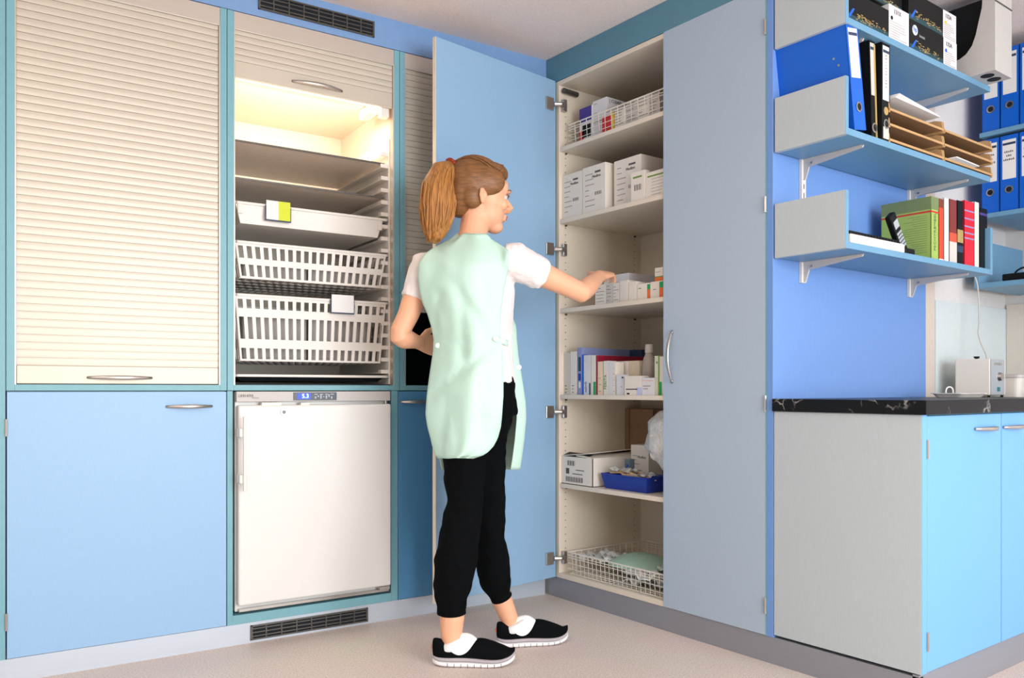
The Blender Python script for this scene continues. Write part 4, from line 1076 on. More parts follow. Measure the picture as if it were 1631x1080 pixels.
y0, y1 = ybox(1597, 1660, XW + .03)
sp = thing('stapler', 'flat black desk tool with an arched handle on the lowest right shelf', 'tool', (XW + .06, (y0 + y1) / 2, S))
MB().box(XW + .02, XW + .10, y0, y1, S + .002, S + .034).build('body', M_black, sp, .006)
MB().tube([(XW + .05, y1 - .09 + .10 * math.cos(a) * .6 - .01, S + .03 + .03 * math.sin(a)) for a in [PI * k / 10 for k in range(11)]], .004, 8).build('handle', M_black, sp)

# ------------------------------------------------------------------ worktop and base units on the right
ZW0, ZW1 = 0.879, 0.922
o = base_mesh('worktop', MB().box(2.438, 4.29, 1.207, 1.7395, ZW0, ZW1), M_marble, .002)
tag(o, 'black marbled worktop with rounded edge on the right base cabinets', 'worktop')
t = thing('base_cabinet', 'base cabinet with grey end panel and bright blue door', 'cabinet', (2.7, 1.5, .105))
MB().box(XB, XB + .03, 1.2256, 1.738, .105, .8785).build('end_panel', M_grey, t, .001, label='large grey end panel')
MB().box(XB + .0005, XB + .0295, 1.2245, 1.2256, .106, .878).build('edge_band', M_bright, t)
MB().box(XB + .032, 2.984, 1.248, 1.738, .105, .8785).build('body', M_frame, t)
dd = MB().box(XB + .033, 2.9825, 1.2256, 1.246, .107, .874).build('door', M_bright, t, .001)
bow((xY(1551, 1.2256) + xY(1587, 1.2256)) / 2, 1.2256, .827, .158, (1, 0, 0), (0, -1, 0), dd)
for z in (.20, .775): leaf_hinge(XB + .031, 1.222, z, t)
t = thing('base_cabinet', 'bright blue base cabinet at the right frame edge', 'cabinet', (3.25, 1.5, .105))
MB().box(2.986, 3.52, 1.248, 1.738, .105, .8785).build('body', M_frame, t)
dd = MB().box(2.987, 3.52, 1.2256, 1.246, .107, .874).build('door', M_bright, t, .001)
bow(xY(1613, 1.2256), 1.2256, .827, .158, (1, 0, 0), (0, -1, 0), dd)
t = thing('base_cabinet', 'base cabinet beyond the right frame edge', 'cabinet', (3.9, 1.5, .105))
MB().box(3.523, 4.29, 1.248, 1.738, .105, .8785).build('body', M_frame, t)
MB().box(3.524, 4.29, 1.2256, 1.246, .107, .874).build('door', M_bright, t, .001)

# device on the worktop
dv = thing('ultrasonic_cleaner', 'cream boxy cleaning device with grey dial panel on the worktop', 'device', (3.67, 1.59, ZW1))
y0, y1 = ybox(1521, 1577, 3.6); zt = zV(571, dep(3.6, y0))
MB().box(3.6, 3.745, y0, y1, ZW1 + .008, zt).build('body', M_cream, dv, .004)
MB().box(3.602, 3.728, y0 - .004, y0 - .0002, ZW1 + .010, zt - .002).build('front_panel', M_plgrey, dv, .001)
MB().tube([(3.675, y0 - .016, ZW1 + .085), (3.675, y0 - .004, ZW1 + .085)], [.015, .019], 24).build('dial', M_steel, dv)
MB().box(3.656, 3.676, y0 - .008, y0 - .004, ZW1 + .025, ZW1 + .042).build('switch', M_teal, dv, .001)
text('lettering', 'SONOREX', .016, M_inkl, dv, (3.662, y0 - .0046, zt - .022), (1, 0, 0), (0, 0, 1))
MB().tube([(3.66, 1.60, zt), (3.66, 1.60, zt + .004)], .006, 12).tube([(3.66, 1.60, zt + .004), (3.66, 1.60, zt + .012)], [.010, .012], 12).build('lid_knob', M_black, dv)
for (fx, fy) in ((3.612, y0 + .01), (3.733, y0 + .01), (3.612, y1 - .01), (3.733, y1 - .01)): MB().tube([(fx, fy, ZW1), (fx, fy, ZW1 + .009)], .006, 8).build('foot', M_black, dv)
# cable
pc = [U(1553, 441, 3.62), U(1557, 455, 3.62), U(1559, 480, 3.62), U(1559.5, 515, 3.62), U(1558, 530, 3.61), U(1563, 548, 3.6), U(1569, 560, 3.59), U(1572, 571, 3.58)]
pts = []
for k in range(len(pc) - 1):
    for q in range(4):
        s = q / 4; p0, p1, p2, p3 = pc[max(k - 1, 0)], pc[k], pc[k + 1], pc[min(k + 2, len(pc) - 1)]
        pts.append(0.5 * ((2 * p1) + (-p0 + p2) * s + (2 * p0 - 5 * p1 + 4 * p2 - p3) * s * s + (-p0 + 3 * p1 - 3 * p2 + p3) * s ** 3))
pts.append(pc[-1])
tag(base_mesh('power_cable', MB().tube(pts, .0032, 8), M_pgrey, smooth=True), 'thin grey cable hanging down to the cream device', 'cable')
# tub
tb = thing('plastic_tub', 'white lidded plastic tub right of the cream device', 'tub', (3.86, 1.55, ZW1))
def rr_box(x0, x1, y0, y1, r, z, n=5):
    out = []
    for (cx, cy, a0) in ((x1 - r, y1 - r, 0), (x0 + r, y1 - r, 90), (x0 + r, y0 + r, 180), (x1 - r, y0 + r, 270)):
        for k in range(n): a = math.radians(a0 + 90 * k / (n - 1)); out.append((cx + r * math.cos(a), cy + r * math.sin(a), z))
    return out
MB().loft([rr_box(3.785, 3.955, 1.485, 1.655, .02, ZW1), rr_box(3.778, 3.962, 1.478, 1.662, .022, ZW1 + .082)]).build('body', M_wplas, tb, smooth=False)
MB().loft([rr_box(3.772, 3.968, 1.472, 1.668, .024, ZW1 + .0825), rr_box(3.772, 3.968, 1.472, 1.668, .024, ZW1 + .094), rr_box(3.778, 3.962, 1.478, 1.662, .022, ZW1 + .097)]).build('lid', M_pgrey, tb)
# white tray in front of the device
ty = 1.36
tr = thing('instrument_tray', 'shallow white tray on the worktop before the cream device', 'tray', (3.33, 1.52, ZW1))
ax0, ax1, ay0, ay1 = 3.235, 3.43, 1.46, 1.585
MB().loft([rr_box(ax0 + .013, ax1 - .013, ay0 + .013, ay1 - .013, .015, ZW1 + .001), rr_box(ax0, ax1, ay0, ay1, .02, ZW1 + .015)]).build('tray_body', M_wplas, tr)
MB().loft([rr_box(ax0 - .006, ax1 + .006, ay0 - .006, ay1 + .006, .024, ZW1 + .0152), rr_box(ax0 - .006, ax1 + .006, ay0 - .006, ay1 + .006, .024, ZW1 + .018)]).build('rim', M_wplas, tr)
hz_ = ZW1 + .012; hp_ = []
for k in range(11):
    a = PI * k / 10; hp_.append((ax0 + .10 - .03 * math.cos(a), 1.56, hz_ + .030 * math.sin(a) ** .5))
MB().tube(hp_, .0032, 8).build('scoop_handle', M_wplas, tr, smooth=True)

# ------------------------------------------------------------------ the person
pt_ = thing('person', 'person in mint tabard, white shirt and black trousers reaching into the tall cabinet', 'person', tuple(W(-.12, 2.98, 0)))
def frame(psi):
    """body axes in the world: forward, right"""
    f = W(math.sin(psi), math.cos(psi), 0); r = W(math.cos(psi), -math.sin(psi), 0)
    f.z = r.z = 0; return f.normalized(), r.normalized()
def ring(u, v, d, a, b, psi, n=28, p=2.3, tilt=0.0, k=1.0):
    c = U(u, v, d); f, r = frame(psi); out = []
    for j in range(n):
        t_ = 2 * PI * j / n; cs, sn = math.cos(t_), math.sin(t_)
        x = math.copysign(abs(cs) ** (2 / p), cs) * a * k; y = math.copysign(abs(sn) ** (2 / p), sn) * b * k
        out.append(c + r * x + f * y + Vector((0, 0, tilt * x)))
    return out
TOR = [(757, 640, 3.00, .158, .118, .60), (757, 610, 3.00, .156, .116, .55), (757, 575, 3.00, .147, .108, .48), (757, 540, 3.00, .142, .102, .40),
       (756, 500, 3.01, .146, .106, .34), (753, 462, 3.03, .158, .112, .30), (750, 432, 3.04, .168, .108, .28), (748, 412, 3.05, .160, .092, .26),
       (748, 397, 3.05, .120, .074, .26), (750, 384, 3.05, .066, .060, .30)]
SHL = U(679, 424, 3.11); SHR = U(818, 416, 2.98)
ELL = U(637, 537, 3.08); WRL = U(665, 545, 3.16)
ELR = U(926, 466, 3.11); WRR = U(954, 441, 3.33)

def hand(m, wr, dirn, palm, thumb_side, s=1.0, curls=(.5, .5, .55, .6), tcurl=.5, spread=.05):
    """palm + four fingers + thumb; palm = direction the palm faces, thumb_side = lateral direction of the thumb"""
    d = Vector(dirn).normalized(); p = Vector(palm); p = (p - d * p.dot(d)).normalized(); l = d.cross(p)
    if l.dot(Vector(thumb_side)) < 0: l = -l
    def sec(t_, hw, ht, n=14): 
        c = wr + d * t_
        return [c + l * hw * math.cos(2 * PI * j / n) + p * ht * math.sin(2 * PI * j / n) for j in range(n)]
    m.loft([sec(-.02 * s, .026 * s, .021 * s), sec(.0, .028 * s, .020 * s), sec(.03 * s, .036 * s, .017 * s), sec(.065 * s, .042 * s, .015 * s), sec(.09 * s, .041 * s, .012 * s), sec(.098 * s, .036 * s, .008 * s)])
    for k, (lo, ln) in enumerate(((.032, .070), (.011, .079), (-.011, .074), (-.031, .058))):
        b0 = wr + d * (.078 * s) + l * lo * s; dd = (d + l * lo * spread * 30).normalized(); pts = [b0]; rad = [.0100 * s]
        ang = 0; q = b0
        for j, fr in enumerate((.12, .42, .27, .19)):
            if j: ang += curls[k] * (1.0, 1.25, .8)[j - 1]
            v_ = dd * math.cos(ang) + p * math.sin(ang)
            for h_ in (1, 2): 
                q = q + v_ * (ln * 1.12 * fr * s / 2); pts.append(q); rad.append((.0097 - .0008 * j) * s)
        rad[-1] = .0055 * s
        m.tube(pts, rad, 10)
    b0 = wr + d * (.022 * s) + l * .026 * s; v0 = (d * .62 + l * .78).normalized(); v1 = (d * .85 + l * .35 + p * tcurl * .5).normalized(); v2 = (d * .9 + l * .05 + p * tcurl).normalized()
    m.tube([b0 - v0 * .01 * s, b0 + v0 * .028 * s, b0 + v0 * .034 * s + v1 * .022 * s, b0 + v0 * .034 * s + v1 * .030 * s + v2 * .020 * s, b0 + v0 * .034 * s + v1 * .030 * s + v2 * .027 * s],
           [.015 * s, .0125 * s, .0112 * s, .0098 * s, .006 * s], 10)

# head frame
hc = U(763, 317, 3.08)
fx = W(.95, .30, 0); fx = Vector((fx.x, fx.y, -.06)).normalized(); fy = Vector((-fx.y, fx.x, 0)).normalized(); fz = fx.cross(fy).normalized()
hs = 1.10
def Hp(x, y, z): return hc + (fx * x + fy * y + fz * z) * hs
def He(m, c, r, n=24, mm=16): m.ell(Hp(*c), (fx * r[0] * hs, fy * r[1] * hs, fz * r[2] * hs), n, mm)

body = MB()
body.loft([ring(*q, k=.90) for q in TOR])
body.tube([U(750, 392, 3.05), U(753, 376, 3.055), U(757, 352, 3.07), U(760, 330, 3.08)], [.060, .053, .053, .058], 20)
# head: skull, face mass, jaw, nose, lips, ears
He(body, (-.012, 0, .038), (.098, .077, .090)); He(body, (.028, 0, .010), (.066, .064, .085)); He(body, (.030, 0, -.045), (.060, .055, .060))
He(body, (.060, 0, -.088), (.030, .030, .024)); He(body, (.010, 0, -.055), (.055, .052, .045)); He(body, (.080, 0, .045), (.018, .045, .030))
body.tube([Hp(.088, 0, .022), Hp(.098, 0, .002), Hp(.113, 0, -.018), Hp(.104, 0, -.028), Hp(.09, 0, -.03)], [.008, .0095, .0125, .013, .009], 12)
for s_ in (-1, 1):
    He(body, (.100, s_ * .010, -.024), (.012, .008, .007)); He(body, (.070, s_ * .034, -.018), (.022, .022, .022))
    He(body, (.092, s_ * .026, .028), (.010, .020, .006))
    body.tube([Hp(-.006, s_ * .072, .016), Hp(-.014, s_ * .083, .012), Hp(-.016, s_ * .085, -.006), Hp(-.008, s_ * .078, -.026), Hp(-.002, s_ * .071, -.030)], [.006, .008, .008, .008, .005], 10)
    He(body, (-.005, s_ * .074, -.006), (.012, .006, .020))
He(body, (.092, 0, -.050), (.010, .020, .006)); He(body, (.090, 0, -.061), (.010, .018, .007))
# arms
body.tube([SHL + Vector((0, 0, .0)), SHL.lerp(ELL, .35), SHL.lerp(ELL, .7), ELL + Vector((0, 0, .02)), ELL, ELL.lerp(WRL, .12), ELL.lerp(WRL, .35), ELL.lerp(WRL, .7), WRL, WRL + (WRL - ELL).normalized() * .015],
          [.056, .046, .040, .037, .037, .038, .038, .031, .0255, .0255], 20)
body.tube([SHR, SHR.lerp(ELR, .35), SHR.lerp(ELR, .7), ELR - (ELR - SHR).normalized() * .02, ELR, ELR.lerp(WRR, .12), ELR.lerp(WRR, .35), ELR.lerp(WRR, .7), WRR, WRR + (WRR - ELR).normalized() * .015],
          [.056, .047, .041, .038, .038, .039, .038, .031, .0255, .0255], 20)
dl = (WRL - ELL).normalized() * .6 + W(.5, .1, 0) * 1.0 + Vector((0, 0, -.12))
dl = Vector((dl.x, dl.y, 0)) ; 
hand(body, WRL + (WRL - ELL).normalized() * .008, W(.62, .75, 0) + Vector((0, 0, -.10)), W(.75, -.6, 0), Vector((0, 0, 1)), 1.0, (1.0, 1.1, 1.15, 1.2), .9)
hand(body, WRR + (WRR - ELR).normalized() * .008, (WRR - ELR).normalized() + Vector((0, 0, -.12)), Vector((0, 0, -1)) + W(-.5, .2, 0) * .3, -W(1, -.2, 0), 1.02, (.30, .34, .38, .45), .45)
# legs
NL = [(744, 640, 2.98, .088), (741, 731, 2.95, .076), (740, 801, 2.92, .064), (731, 858, 2.90, .071), (725, 897, 2.885, .074), (720, 935, 2.88, .066), (719, 960, 2.875, .053), (719, 977, 2.875, .047)]
FL_ = [(776, 640, 3.03, .088), (771, 731, 3.04, .078), (775, 801, 3.05, .068), (782, 862, 3.06, .055), (785, 905, 3.07, .064), (791, 930, 3.075, .058), (796, 945, 3.08, .044), (799, 952, 3.085, .038)]
def leg(m, L, k, n=22): m.tube([U(*q[:3]) for q in L], [q[3] * k for q in L], n)
body.tube([U(744, 640, 2.98), U(741, 731, 2.95), U(738, 820, 2.92), U(730, 870, 2.90), U(722, 930, 2.88), U(720, 985, 2.875), U(719, 1013, 2.875), U(722, 1034, 2.87)],
          [.075, .062, .050, .052, .046, .043, .037, .028], 18)
body.tube([U(776, 640, 3.03), U(771, 731, 3.04), U(775, 801, 3.05), U(782, 862, 3.06), U(788, 915, 3.07), U(800, 957, 3.085), U(811, 985, 3.09), U(815, 1010, 3.09)],
          [.075, .062, .050, .050, .045, .038, .034, .027], 18)
bo = body.build('body', M_skin, pt_, smooth=True); remesh(bo, .0036, 5)
# eyes, brows, lips
for s_ in (-1, 1):
    e = MB(); He(e, (.080, s_ * .030, .008), (.0118, .0118, .0118), 16, 12); eo = e.build('eye', M_eyew, pt_, smooth=True)
    e = MB(); He(e, (.0882, s_ * .0305, .008), (.0050, .0072, .0068), 12, 8); e.build('iris', M_iris, eo, smooth=True)
    e = MB(); e.tube([Hp(.086, s_ * .046, .016), Hp(.0965, s_ * .030, .0155), Hp(.095, s_ * .018, .011)], [.002, .0026, .002], 8); e.build('eyelid', M_hair, pt_, smooth=True)
    e = MB(); e.tube([Hp(.088, s_ * .048, .030), Hp(.100, s_ * .032, .034), Hp(.103, s_ * .014, .030)], [.002, .0034, .003], 8); e.build('eyebrow', M_hair, pt_, smooth=True)
e = MB(); He(e, (.0955, 0, -.0505), (.0085, .018, .0042), 14, 8); He(e, (.0935, 0, -.0590), (.0085, .0165, .0050), 14, 8); e.build('lips', M_lip, pt_, smooth=True)

def wrinkle(o, amp, sc_, seed=0.0, zs=.5, skip=None):
    me = o.data; n_ = [v.normal.copy() for v in me.vertices]
    for v, nn in zip(me.vertices, n_):
        p = v.co; q = Vector((p.x * sc_, p.y * sc_, p.z * sc_ * zs + seed)); h_ = noise.noise(q) + .5 * noise.noise(q * 2.1)
        v.co = p + nn * amp * h_
    me.update()
# trousers
m = MB(); m.loft([ring(760, 660, 3.0, .155, .120, .75), ring(759, 640, 3.0, .156, .118, .65), ring(757, 612, 3.0, .150, .110, .55), ring(757, 590, 3.0, .144, .106, .5)])
m.ell(U(757, 668, 3.0), (frame(.75)[1] * .15, frame(.75)[0] * .12, Vector((0, 0, .10))), 24, 14)
leg(m, NL, 1.0); leg(m, FL_, 1.0)
tro = m.build('trousers', M_pants, pt_, smooth=True); remesh(tro, .006, 5); wrinkle(tro, .006, 22, 3.0, .7)
m = MB()
for L in (NL, FL_):
    a_, b_ = U(*L[-2][:3]), U(*L[-1][:3]); m.tube([a_, b_, b_ + (b_ - a_) * .12], [L[-1][3] * 1.06, L[-1][3] * 1.08, L[-1][3] * .9], 22)
    m.build('cuff', M_pants, tro, smooth=True); m = MB()
# shirt
m = MB(); m.loft([ring(*q, k=.97) for q in TOR[1:]])
m.tube([SHL - Vector((0, 0, .0)) + W(.03, 0, 0), SHL, SHL.lerp(ELL, .25), SHL.lerp(ELL, .47)], [.062, .064, .056, .050], 20)
m.tube([SHR - W(.03, 0, 0), SHR, SHR.lerp(ELR, .25), SHR.lerp(ELR, .42)], [.064, .068, .062, .058], 20)
sh = m.build('t_shirt', M_shirt, pt_, smooth=True); remesh(sh, .005, 6); wrinkle(sh, .0045, 30, 1.0, .6)
# tabard, back panel: the cloth is laid over the shirt and trousers so that nothing pokes through
from mathutils.bvhtree import BVHTree
def drape(rows, objs, away, gap, smooth=6):
    '''push every grid point out along 'away' (a horizontal direction) until it clears the clothes below'''
    tr = [BVHTree.FromPolygons([v.co + OFF[o] for v in o.data.vertices], [tuple(p.vertices) for p in o.data.polygons]) for o in objs]
    R_, C_ = len(rows), len(rows[0]); push = [[0.0] * C_ for _ in range(R_)]
    for i in range(R_):
        for j in range(C_):
            p = rows[i][j]; o_ = p + away * .6; best = None
            for t in tr:
                h_ = t.ray_cast(o_, -away, 1.0)
                if h_[0] is not None:
                    dd = (h_[0] - p).dot(away) + gap
                    if best is None or dd > best: best = dd
            if best is not None and best > 0 and best < .14: push[i][j] = best
    base = [r[:] for r in push]
    for _ in range(smooth):
        q = [r[:] for r in push]
        for i in range(R_):
            for j in range(C_):
                nb = [push[a][b_] for a in range(max(0, i - 1), min(R_, i + 2)) for b_ in range(max(0, j - 1), min(C_, j + 2))]
                q[i][j] = max(base[i][j], sum(nb) / len(nb))
        push = q
    return [[rows[i][j] + away * push[i][j] for j in range(C_)] for i in range(R_)]
BK = [(372, 728, 775, 3.05, .060), (381, 718, 782, 3.05, .070), (393, 694, 800, 3.045, .088), (404, 677, 812, 3.04, .104), (420, 667, 812, 3.03, .118), (440, 666, 807, 3.03, .124), (462, 668, 803, 3.03, .126),
      (482, 673, 800, 3.025, .124), (500, 681, 798, 3.02, .122), (520, 687, 797, 3.01, .118), (540, 691, 797, 3.0, .116), (560, 690, 800, 3.0, .120), (580, 687, 801, 3.0, .126), (600, 684, 801, 3.0, .132), (630, 680, 801, 3.0, .136),
      (660, 678, 799, 3.0, .134), (680, 681, 797, 3.0, .132), (698, 686, 792, 3.0, .130), (711, 689, 785, 3.0, .130), (720, 692, 776, 3.0, .130), (726, 694, 766, 3.0, .130), (729, 697, 754, 3.0, .130)]
def fold(u, v):
    h_ = 0
    # deep crease running from the side buttons down to the left hem, soft ones above it
    for (ax_, ay_, bx_, by_, dp_, wd) in ((797, 542, 688, 628, .030, 9), (797, 541, 722, 548, .012, 7), (797, 540, 742, 462, -.014, 9), (797, 540, 765, 440, .014, 9), (797, 540, 700, 430, .012, 12), (738, 570, 733, 460, .016, 10), (700, 470, 690, 540, .012, 8), (790, 600, 760, 700, .008, 10), (715, 640, 705, 720, .010, 10)):
        L2 = (bx_ - ax_) ** 2 + (by_ - ay_) ** 2; q = max(0, min(1, ((u - ax_) * (bx_ - ax_) + (v - ay_) * (by_ - ay_)) / L2))
        dd_ = math.hypot(u - ax_ - q * (bx_ - ax_), v - ay_ - q * (by_ - ay_)); h_ += dp_ * math.exp(-(dd_ / wd) ** 2) * (.35 + .65 * (1 - q))
    return h_
def interp(T, v):
    for a_, b_ in zip(T[:-1], T[1:]):
        if a_[0] <= v <= b_[0]:
            q = (v - a_[0]) / (b_[0] - a_[0]); return [a_[k] + (b_[k] - a_[k]) * q for k in range(len(a_))]
    return list(T[-1])
rows = []; vs = [372 + k * (729 - 372) / 76 for k in range(77)]
for v in vs:
    _, uL, uR, dc, b_ = interp(BK, v); row = []
    for k in range(45):
        s_ = k / 44; th = math.radians(-82 + 140 * s_); u = uL + (uR - uL) * s_
        d_ = dc - b_ * math.cos(th) * (1.0) - .010 + .05 * (math.sin(th)) * -.35
        fl = max(0, (v - 570) / 160)
        d_ += fold(u, v) + .012 * noise.noise(Vector((u * .035, v * .012, 2))) - .009 * fl * math.sin(s_ * 13 + 1)
        row.append(U(u, v, d_))
    rows.append(row)
rows = drape(rows, (sh, tro), -Vector((FW[0], FW[1], 0)), .006)
BROWS = rows
m = MB().grid(rows); tb_ = m.build('tabard_back', M_mint, pt_, smooth=True, solid=.003, label='mint back panel of the tabard')
m = MB()
e_ = [r_[-1] for r_ in rows[30:]] + list(reversed(rows[-1]))[1:] ; m.tube([p for p in e_], .0022, 6); m.build('hem', M_mint, tb_, smooth=True)
# front panel, wraps round the right side
FR = [(392, 706, 790, 3.06, .07), (410, 690, 806, 3.05, .095), (440, 684, 808, 3.04, .118), (480, 690, 810, 3.03, .122), (505, 693, 816, 3.02, .12), (520, 696, 822, 3.02, .118), (540, 698, 823, 3.01, .116), (570, 697, 826, 3.01, .12), (600, 695, 831, 3.01, .126), (640, 693, 837, 3.01, .135), (665, 693, 838, 3.01, .14), (700, 696, 835, 3.01, .14), (730, 700, 831, 3.02, .14), (748, 704, 828, 3.03, .14)]
rows = []
for k2 in range(60):
    v = 392 + (748 - 392) * k2 / 59; _, uL, uR, dc, b_ = interp(FR, v); row = []
    wr_ = 0 if v < 500 else min(1, (v - 500) / 40)
    for k in range(33):
        s_ = k / 32
        if s_ < .72:
            q = s_ / .72; u = uL + (uR - uL) * q; th = math.radians(-78 + 140 * q); d_ = dc + b_ * math.cos(th) + .004
        else:
            q = (s_ - .72) / .28; u = uR - 13 * q * q * wr_ - 2 * q; d_ = dc + b_ * math.cos(math.radians(62)) + .004 - (.055) * q
        row.append(U(u, v, d_ + .004 * noise.noise(Vector((u * .05, v * .02, 7)))))
    rows.append(row)
rows = [a_[:24] + b_[24:] for a_, b_ in zip(drape(rows, (sh, tro), Vector((FW[0], FW[1], 0)), .006), rows)]
FROWS = rows
m = MB().grid(rows); tf = m.build('tabard_front', M_mint, pt_, smooth=True, solid=.003, label='mint front panel of the tabard')
# side strap and buttons
f_, r_ = frame(0)
def brow(v): return BROWS[min(76, int(round((v - 372) / (729 - 372) * 76)))]
def frow(v): return FROWS[min(59, int(round((v - 392) / (748 - 392) * 59)))]
A_, B_ = brow(541)[-4] - f_ * .004, frow(546)[-1]
def strap(q, dz): return A_.lerp(B_, q) - f_ * (.02 * math.sin(PI * min(1, q * 1.0))) + Vector((0, 0, dz))
srows = drape([[strap(k / 16, .011) for k in range(17)], [strap(k / 16, 0) for k in range(17)], [strap(k / 16, -.011) for k in range(17)]], (sh,), -Vector((FW[0], FW[1], 0)), .007, 3)
m = MB().grid(srows)
m.build('side_strap', M_mint, pt_, smooth=True, solid=.003)
for c in (brow(541)[-4] - f_ * .008, srows[1][9] - f_ * .003, brow(550)[3] - f_ * .004, frow(585)[-6] + r_ * .004 - f_ * .004):
    m = MB().tube([c, c - f_ * .0035], .0090, 18).tube([c - f_ * .0035, c - f_ * .0044], .0060, 14); m.build('button', M_sole, pt_, smooth=False)
# hair
m = MB(); He(m, (-.018, 0, .046), (.100, .083, .094), 30, 20); He(m, (-.065, 0, .006), (.050, .066, .078), 24, 16); He(m, (.034, 0, .090), (.062, .060, .040), 24, 14)
for s_ in (-1, 1): He(m, (.010, s_ * .060, .050), (.062, .026, .048), 20, 12); He(m, (-.036, s_ * .056, -.004), (.036, .026, .045), 18, 12)
hr = m.build('hair', M_hair, pt_, smooth=True); remesh(hr, .005, 4); wrinkle(hr, .0008, 60, 5.0, .3)
rr = random.Random(8); m = MB()
tie = U(722, 262, 3.06)
for k in range(90):                        # swept-back strands over the scalp to the tie
    y_ = rr.uniform(-.075, .075); x_ = rr.uniform(.03, .085) * (1 - abs(y_) * 5.5); z_ = .05 + math.sqrt(max(0, .0075 - y_ * y_)) * .95
    p0 = Hp(x_, y_, z_ - .01); p3 = tie + Vector((rr.uniform(-.008, .008), rr.uniform(-.008, .008), rr.uniform(-.012, .012)))
    pts = []
    for j in range(7):
        q = j / 6; p = p0.lerp(p3, q); c_ = Hp(-.018, 0, .046); v_ = p - c_
        lx, ly, lz = v_.dot(fx) / (.103 * hs), v_.dot(fy) / (.086 * hs), v_.dot(fz) / (.097 * hs); ln = math.sqrt(lx * lx + ly * ly + lz * lz)
        if ln < 1 and q < .95: p = c_ + v_ / ln
        pts.append(p)
    m.tube(pts, [.003] * 6 + [.002], 5)
m.build('hair_strands', M_hair, hr, smooth=True)
m = MB(); cl = [U(717, 264, 3.05), U(706, 272, 3.03), U(699, 295, 3.02), U(697, 325, 3.01), U(696, 352, 3.01), U(693, 374, 3.01), U(690, 387, 3.01)]; rd = [.022, .044, .058, .062, .054, .038, .012]
m.tube(cl, rd, 24); tl = m.build('ponytail', M_tail, pt_, smooth=True)
f_, r_ = frame(0); m = MB()
for k in range(150):
    a_ = rr.uniform(0, 2 * PI); q0 = rr.uniform(.8, 1.05); pts = []
    ext = rr.uniform(.6, 1.05); wv = rr.uniform(0, 6)
    for j in range(9):
        t_ = j / 8 * ext * 6; i_ = min(5, int(t_)); q = min(1.0, t_ - i_); c = cl[i_].lerp(cl[min(6, i_ + 1)], q); rad = rd[i_] + (rd[min(6, i_ + 1)] - rd[i_]) * q
        if t_ > 5: rad = max(rad, .026)
        pts.append(c + (r_ * math.cos(a_) + f_ * math.sin(a_)) * rad * q0 + r_ * .004 * math.sin(wv + j))
    m.tube(pts, [.003, .0045, .0045, .0045, .0045, .004, .004, .003, .001], 5)
m.build('ponytail_strands', M_tail, tl, smooth=True)
m = MB(); 
for j in range(14):
    a0, a1 = 2 * PI * j / 14, 2 * PI * (j + 1) / 14; td = (cl[1] - tie).normalized(); o1 = td.orthogonal().normalized(); o2 = td.cross(o1)
    c = tie.lerp(cl[0], .6); m.tube([c + (o1 * math.cos(a0) + o2 * math.sin(a0)) * .022, c + (o1 * math.cos(a1) + o2 * math.sin(a1)) * .022], .0075, 8)
m.build('hair_tie', M_tie, pt_, smooth=True)
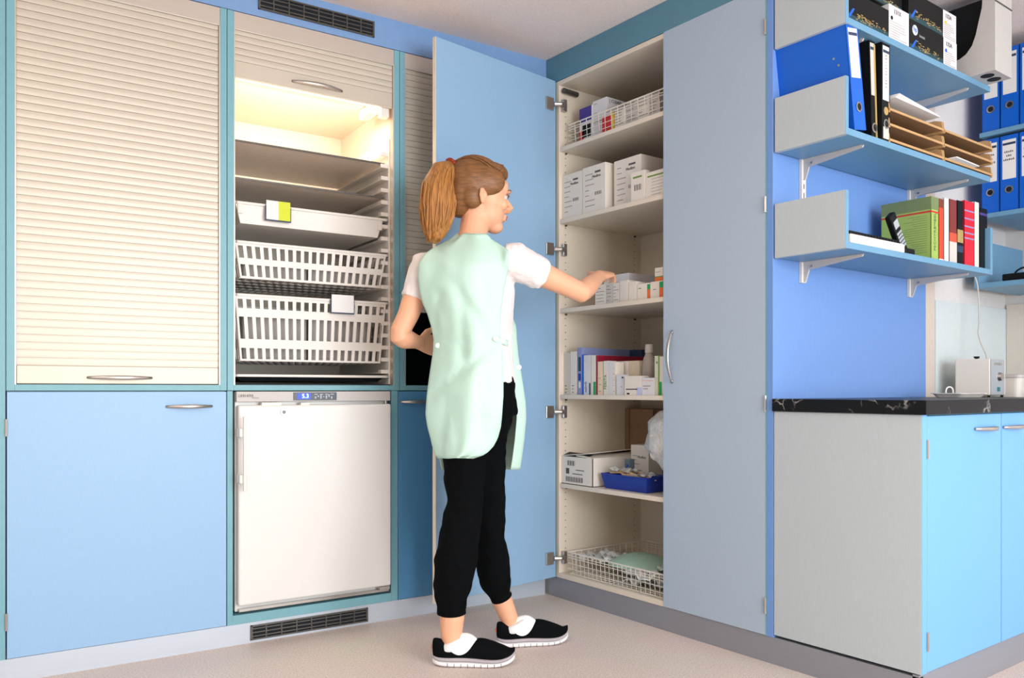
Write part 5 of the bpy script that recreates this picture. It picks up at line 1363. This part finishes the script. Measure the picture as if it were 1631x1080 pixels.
# shoes and socks
def shoe(heel, dirn, L, z0, lean=0.0):
    d = Vector((dirn[0], dirn[1], 0)).normalized(); l = Vector((-d.y, d.x, 0))
    def G(x, y, z): return heel + d * x + l * y + Vector((0, 0, z + z0))
    xs = [0, .012, .03, .06, .09, .12, .15, .18, .21, .235, .255, .272, .283, .288]
    wl = [.006, .022, .030, .034, .033, .034, .038, .042, .044, .043, .038, .029, .016, .004]
    zb = [.010, .006, .003, .001, 0, 0, 0, 0, .001, .003, .007, .012, .018, .022]
    k = L / .288
    def outl(x, w_, zbot, ztop, n=10):
        # closed ring cross-section of the sole
        return [G(x * k, -w_, zbot), G(x * k, -w_ * 1.03, (zbot + ztop) / 2), G(x * k, -w_, ztop), G(x * k, 0, ztop), G(x * k, w_, ztop), G(x * k, w_ * 1.03, (zbot + ztop) / 2), G(x * k, w_, zbot), G(x * k, 0, zbot)]
    t_ = MB(); zm = [zb[i] + .017 for i in range(14)]; wv = [.004 * math.sin((x - .03) * 22) for x in xs]
    hts = [.092, .094, .090, .074, .060, .060, .092, .090, .080, .070, .062, .052, .038, .026]
    up = MB(); rings = []
    for i, x in enumerate(xs):
        zt = zb[i] + .030 + wv[i]; H_ = max(hts[i], zt + .012); w_ = wl[i] * .97; n = 16; r_ = []
        for j in range(n):
            a = PI * j / (n - 1); cs, sn = math.cos(a), math.sin(a)
            r_.append(G(x * k, math.copysign(abs(cs) ** .75, cs) * w_, zt - .006 + (H_ - zt + .006) * abs(sn) ** .8))
        rings.append(r_ + [G(x * k, -w_ * .5, zt - .008), G(x * k, w_ * .5, zt - .008)])
    up.loft(rings); uo = up.build('shoe', M_shoe, pt_, smooth=True, sub=2, label='black slip-on shoe')
    a_ = MB().loft([outl(x, wl[i] * 1.10 + .002, zb[i], zm[i] + wv[i] * .5) for i, x in enumerate(xs)]); a_.build('outsole', M_sole, uo, smooth=True, sub=2)
    b2_ = MB().loft([outl(x, wl[i] * 1.07 + .001, zm[i] + wv[i] * .5 - .001, zb[i] + .030 + wv[i]) for i, x in enumerate(xs)]); b2_.build('midsole', M_sole2, uo, smooth=True, sub=2)
    g_ = MB()
    for q in range(9):
        x = .055 + .023 * q; i = max(j for j in range(14) if xs[j] <= x); f2 = (x - xs[i]) / (xs[i + 1] - xs[i]); w_ = (wl[i] + (wl[i + 1] - wl[i]) * f2) * 1.12 + .0025; zz = zb[i]
        for s_ in (-1, 1): g_.quad(G(x * k - .0008, s_ * w_, zz + .001), G(x * k + .0008, s_ * w_, zz + .001), G(x * k + .0008, s_ * w_, zz + .014), G(x * k - .0008, s_ * w_, zz + .014))
    g_.build('sole_grooves', M_dsteel, uo, solid=.0008)
    m_ = MB().box(-.0012, .0, -.007, .007, .055, .070); 
    m_.v = [tuple(G(p[0] - .0015, p[1], p[2])) for p in m_.v]; m_.build('heel_tab', M_orange, uo)
    # sock
    s2 = MB(); R_ = []
    prof = [(.020, .020, .062), (.028, .025, .080), (.045, .029, .092), (.07, .031, .102), (.095, .032, .110), (.118, .031, .113), (.138, .029, .106), (.155, .024, .092), (.165, .018, .078)]
    for (x, w_, H_) in prof:
        n = 16; r_ = []
        for j in range(n):
            a = 2 * PI * j / n; cs, sn = math.cos(a), math.sin(a)
            zc = .035; r_.append(G(x * k, cs * w_, zc + (H_ - zc) * sn if sn > 0 else zc + .012 * sn))
        R_.append(r_)
    s2.loft(R_)
    def cuff(z, sl, r_): return [G((.062 + .018 * (z - .05) / .05 + r_ * math.cos(2 * PI * j / 20)) * k, r_ * .92 * math.sin(2 * PI * j / 20), z + sl * math.cos(2 * PI * j / 20)) for j in range(20)]
    s2.loft([cuff(.045, 0, .034), cuff(.062, .006, .0385), cuff(.080, .012, .0400), cuff(.092, .016, .0405)])
    s2.build('sock', M_sock, pt_, smooth=True, sub=2)
dn = W(1, .0, 0); shoe(W(-.277, 2.868, 0), (W(1, .02, 0).x, W(1, .02, 0).y), .288, 0.0)
shoe(W(-.058, 3.065, 0), (W(.96, .27, 0).x, W(.96, .27, 0).y), .280, 0.0)
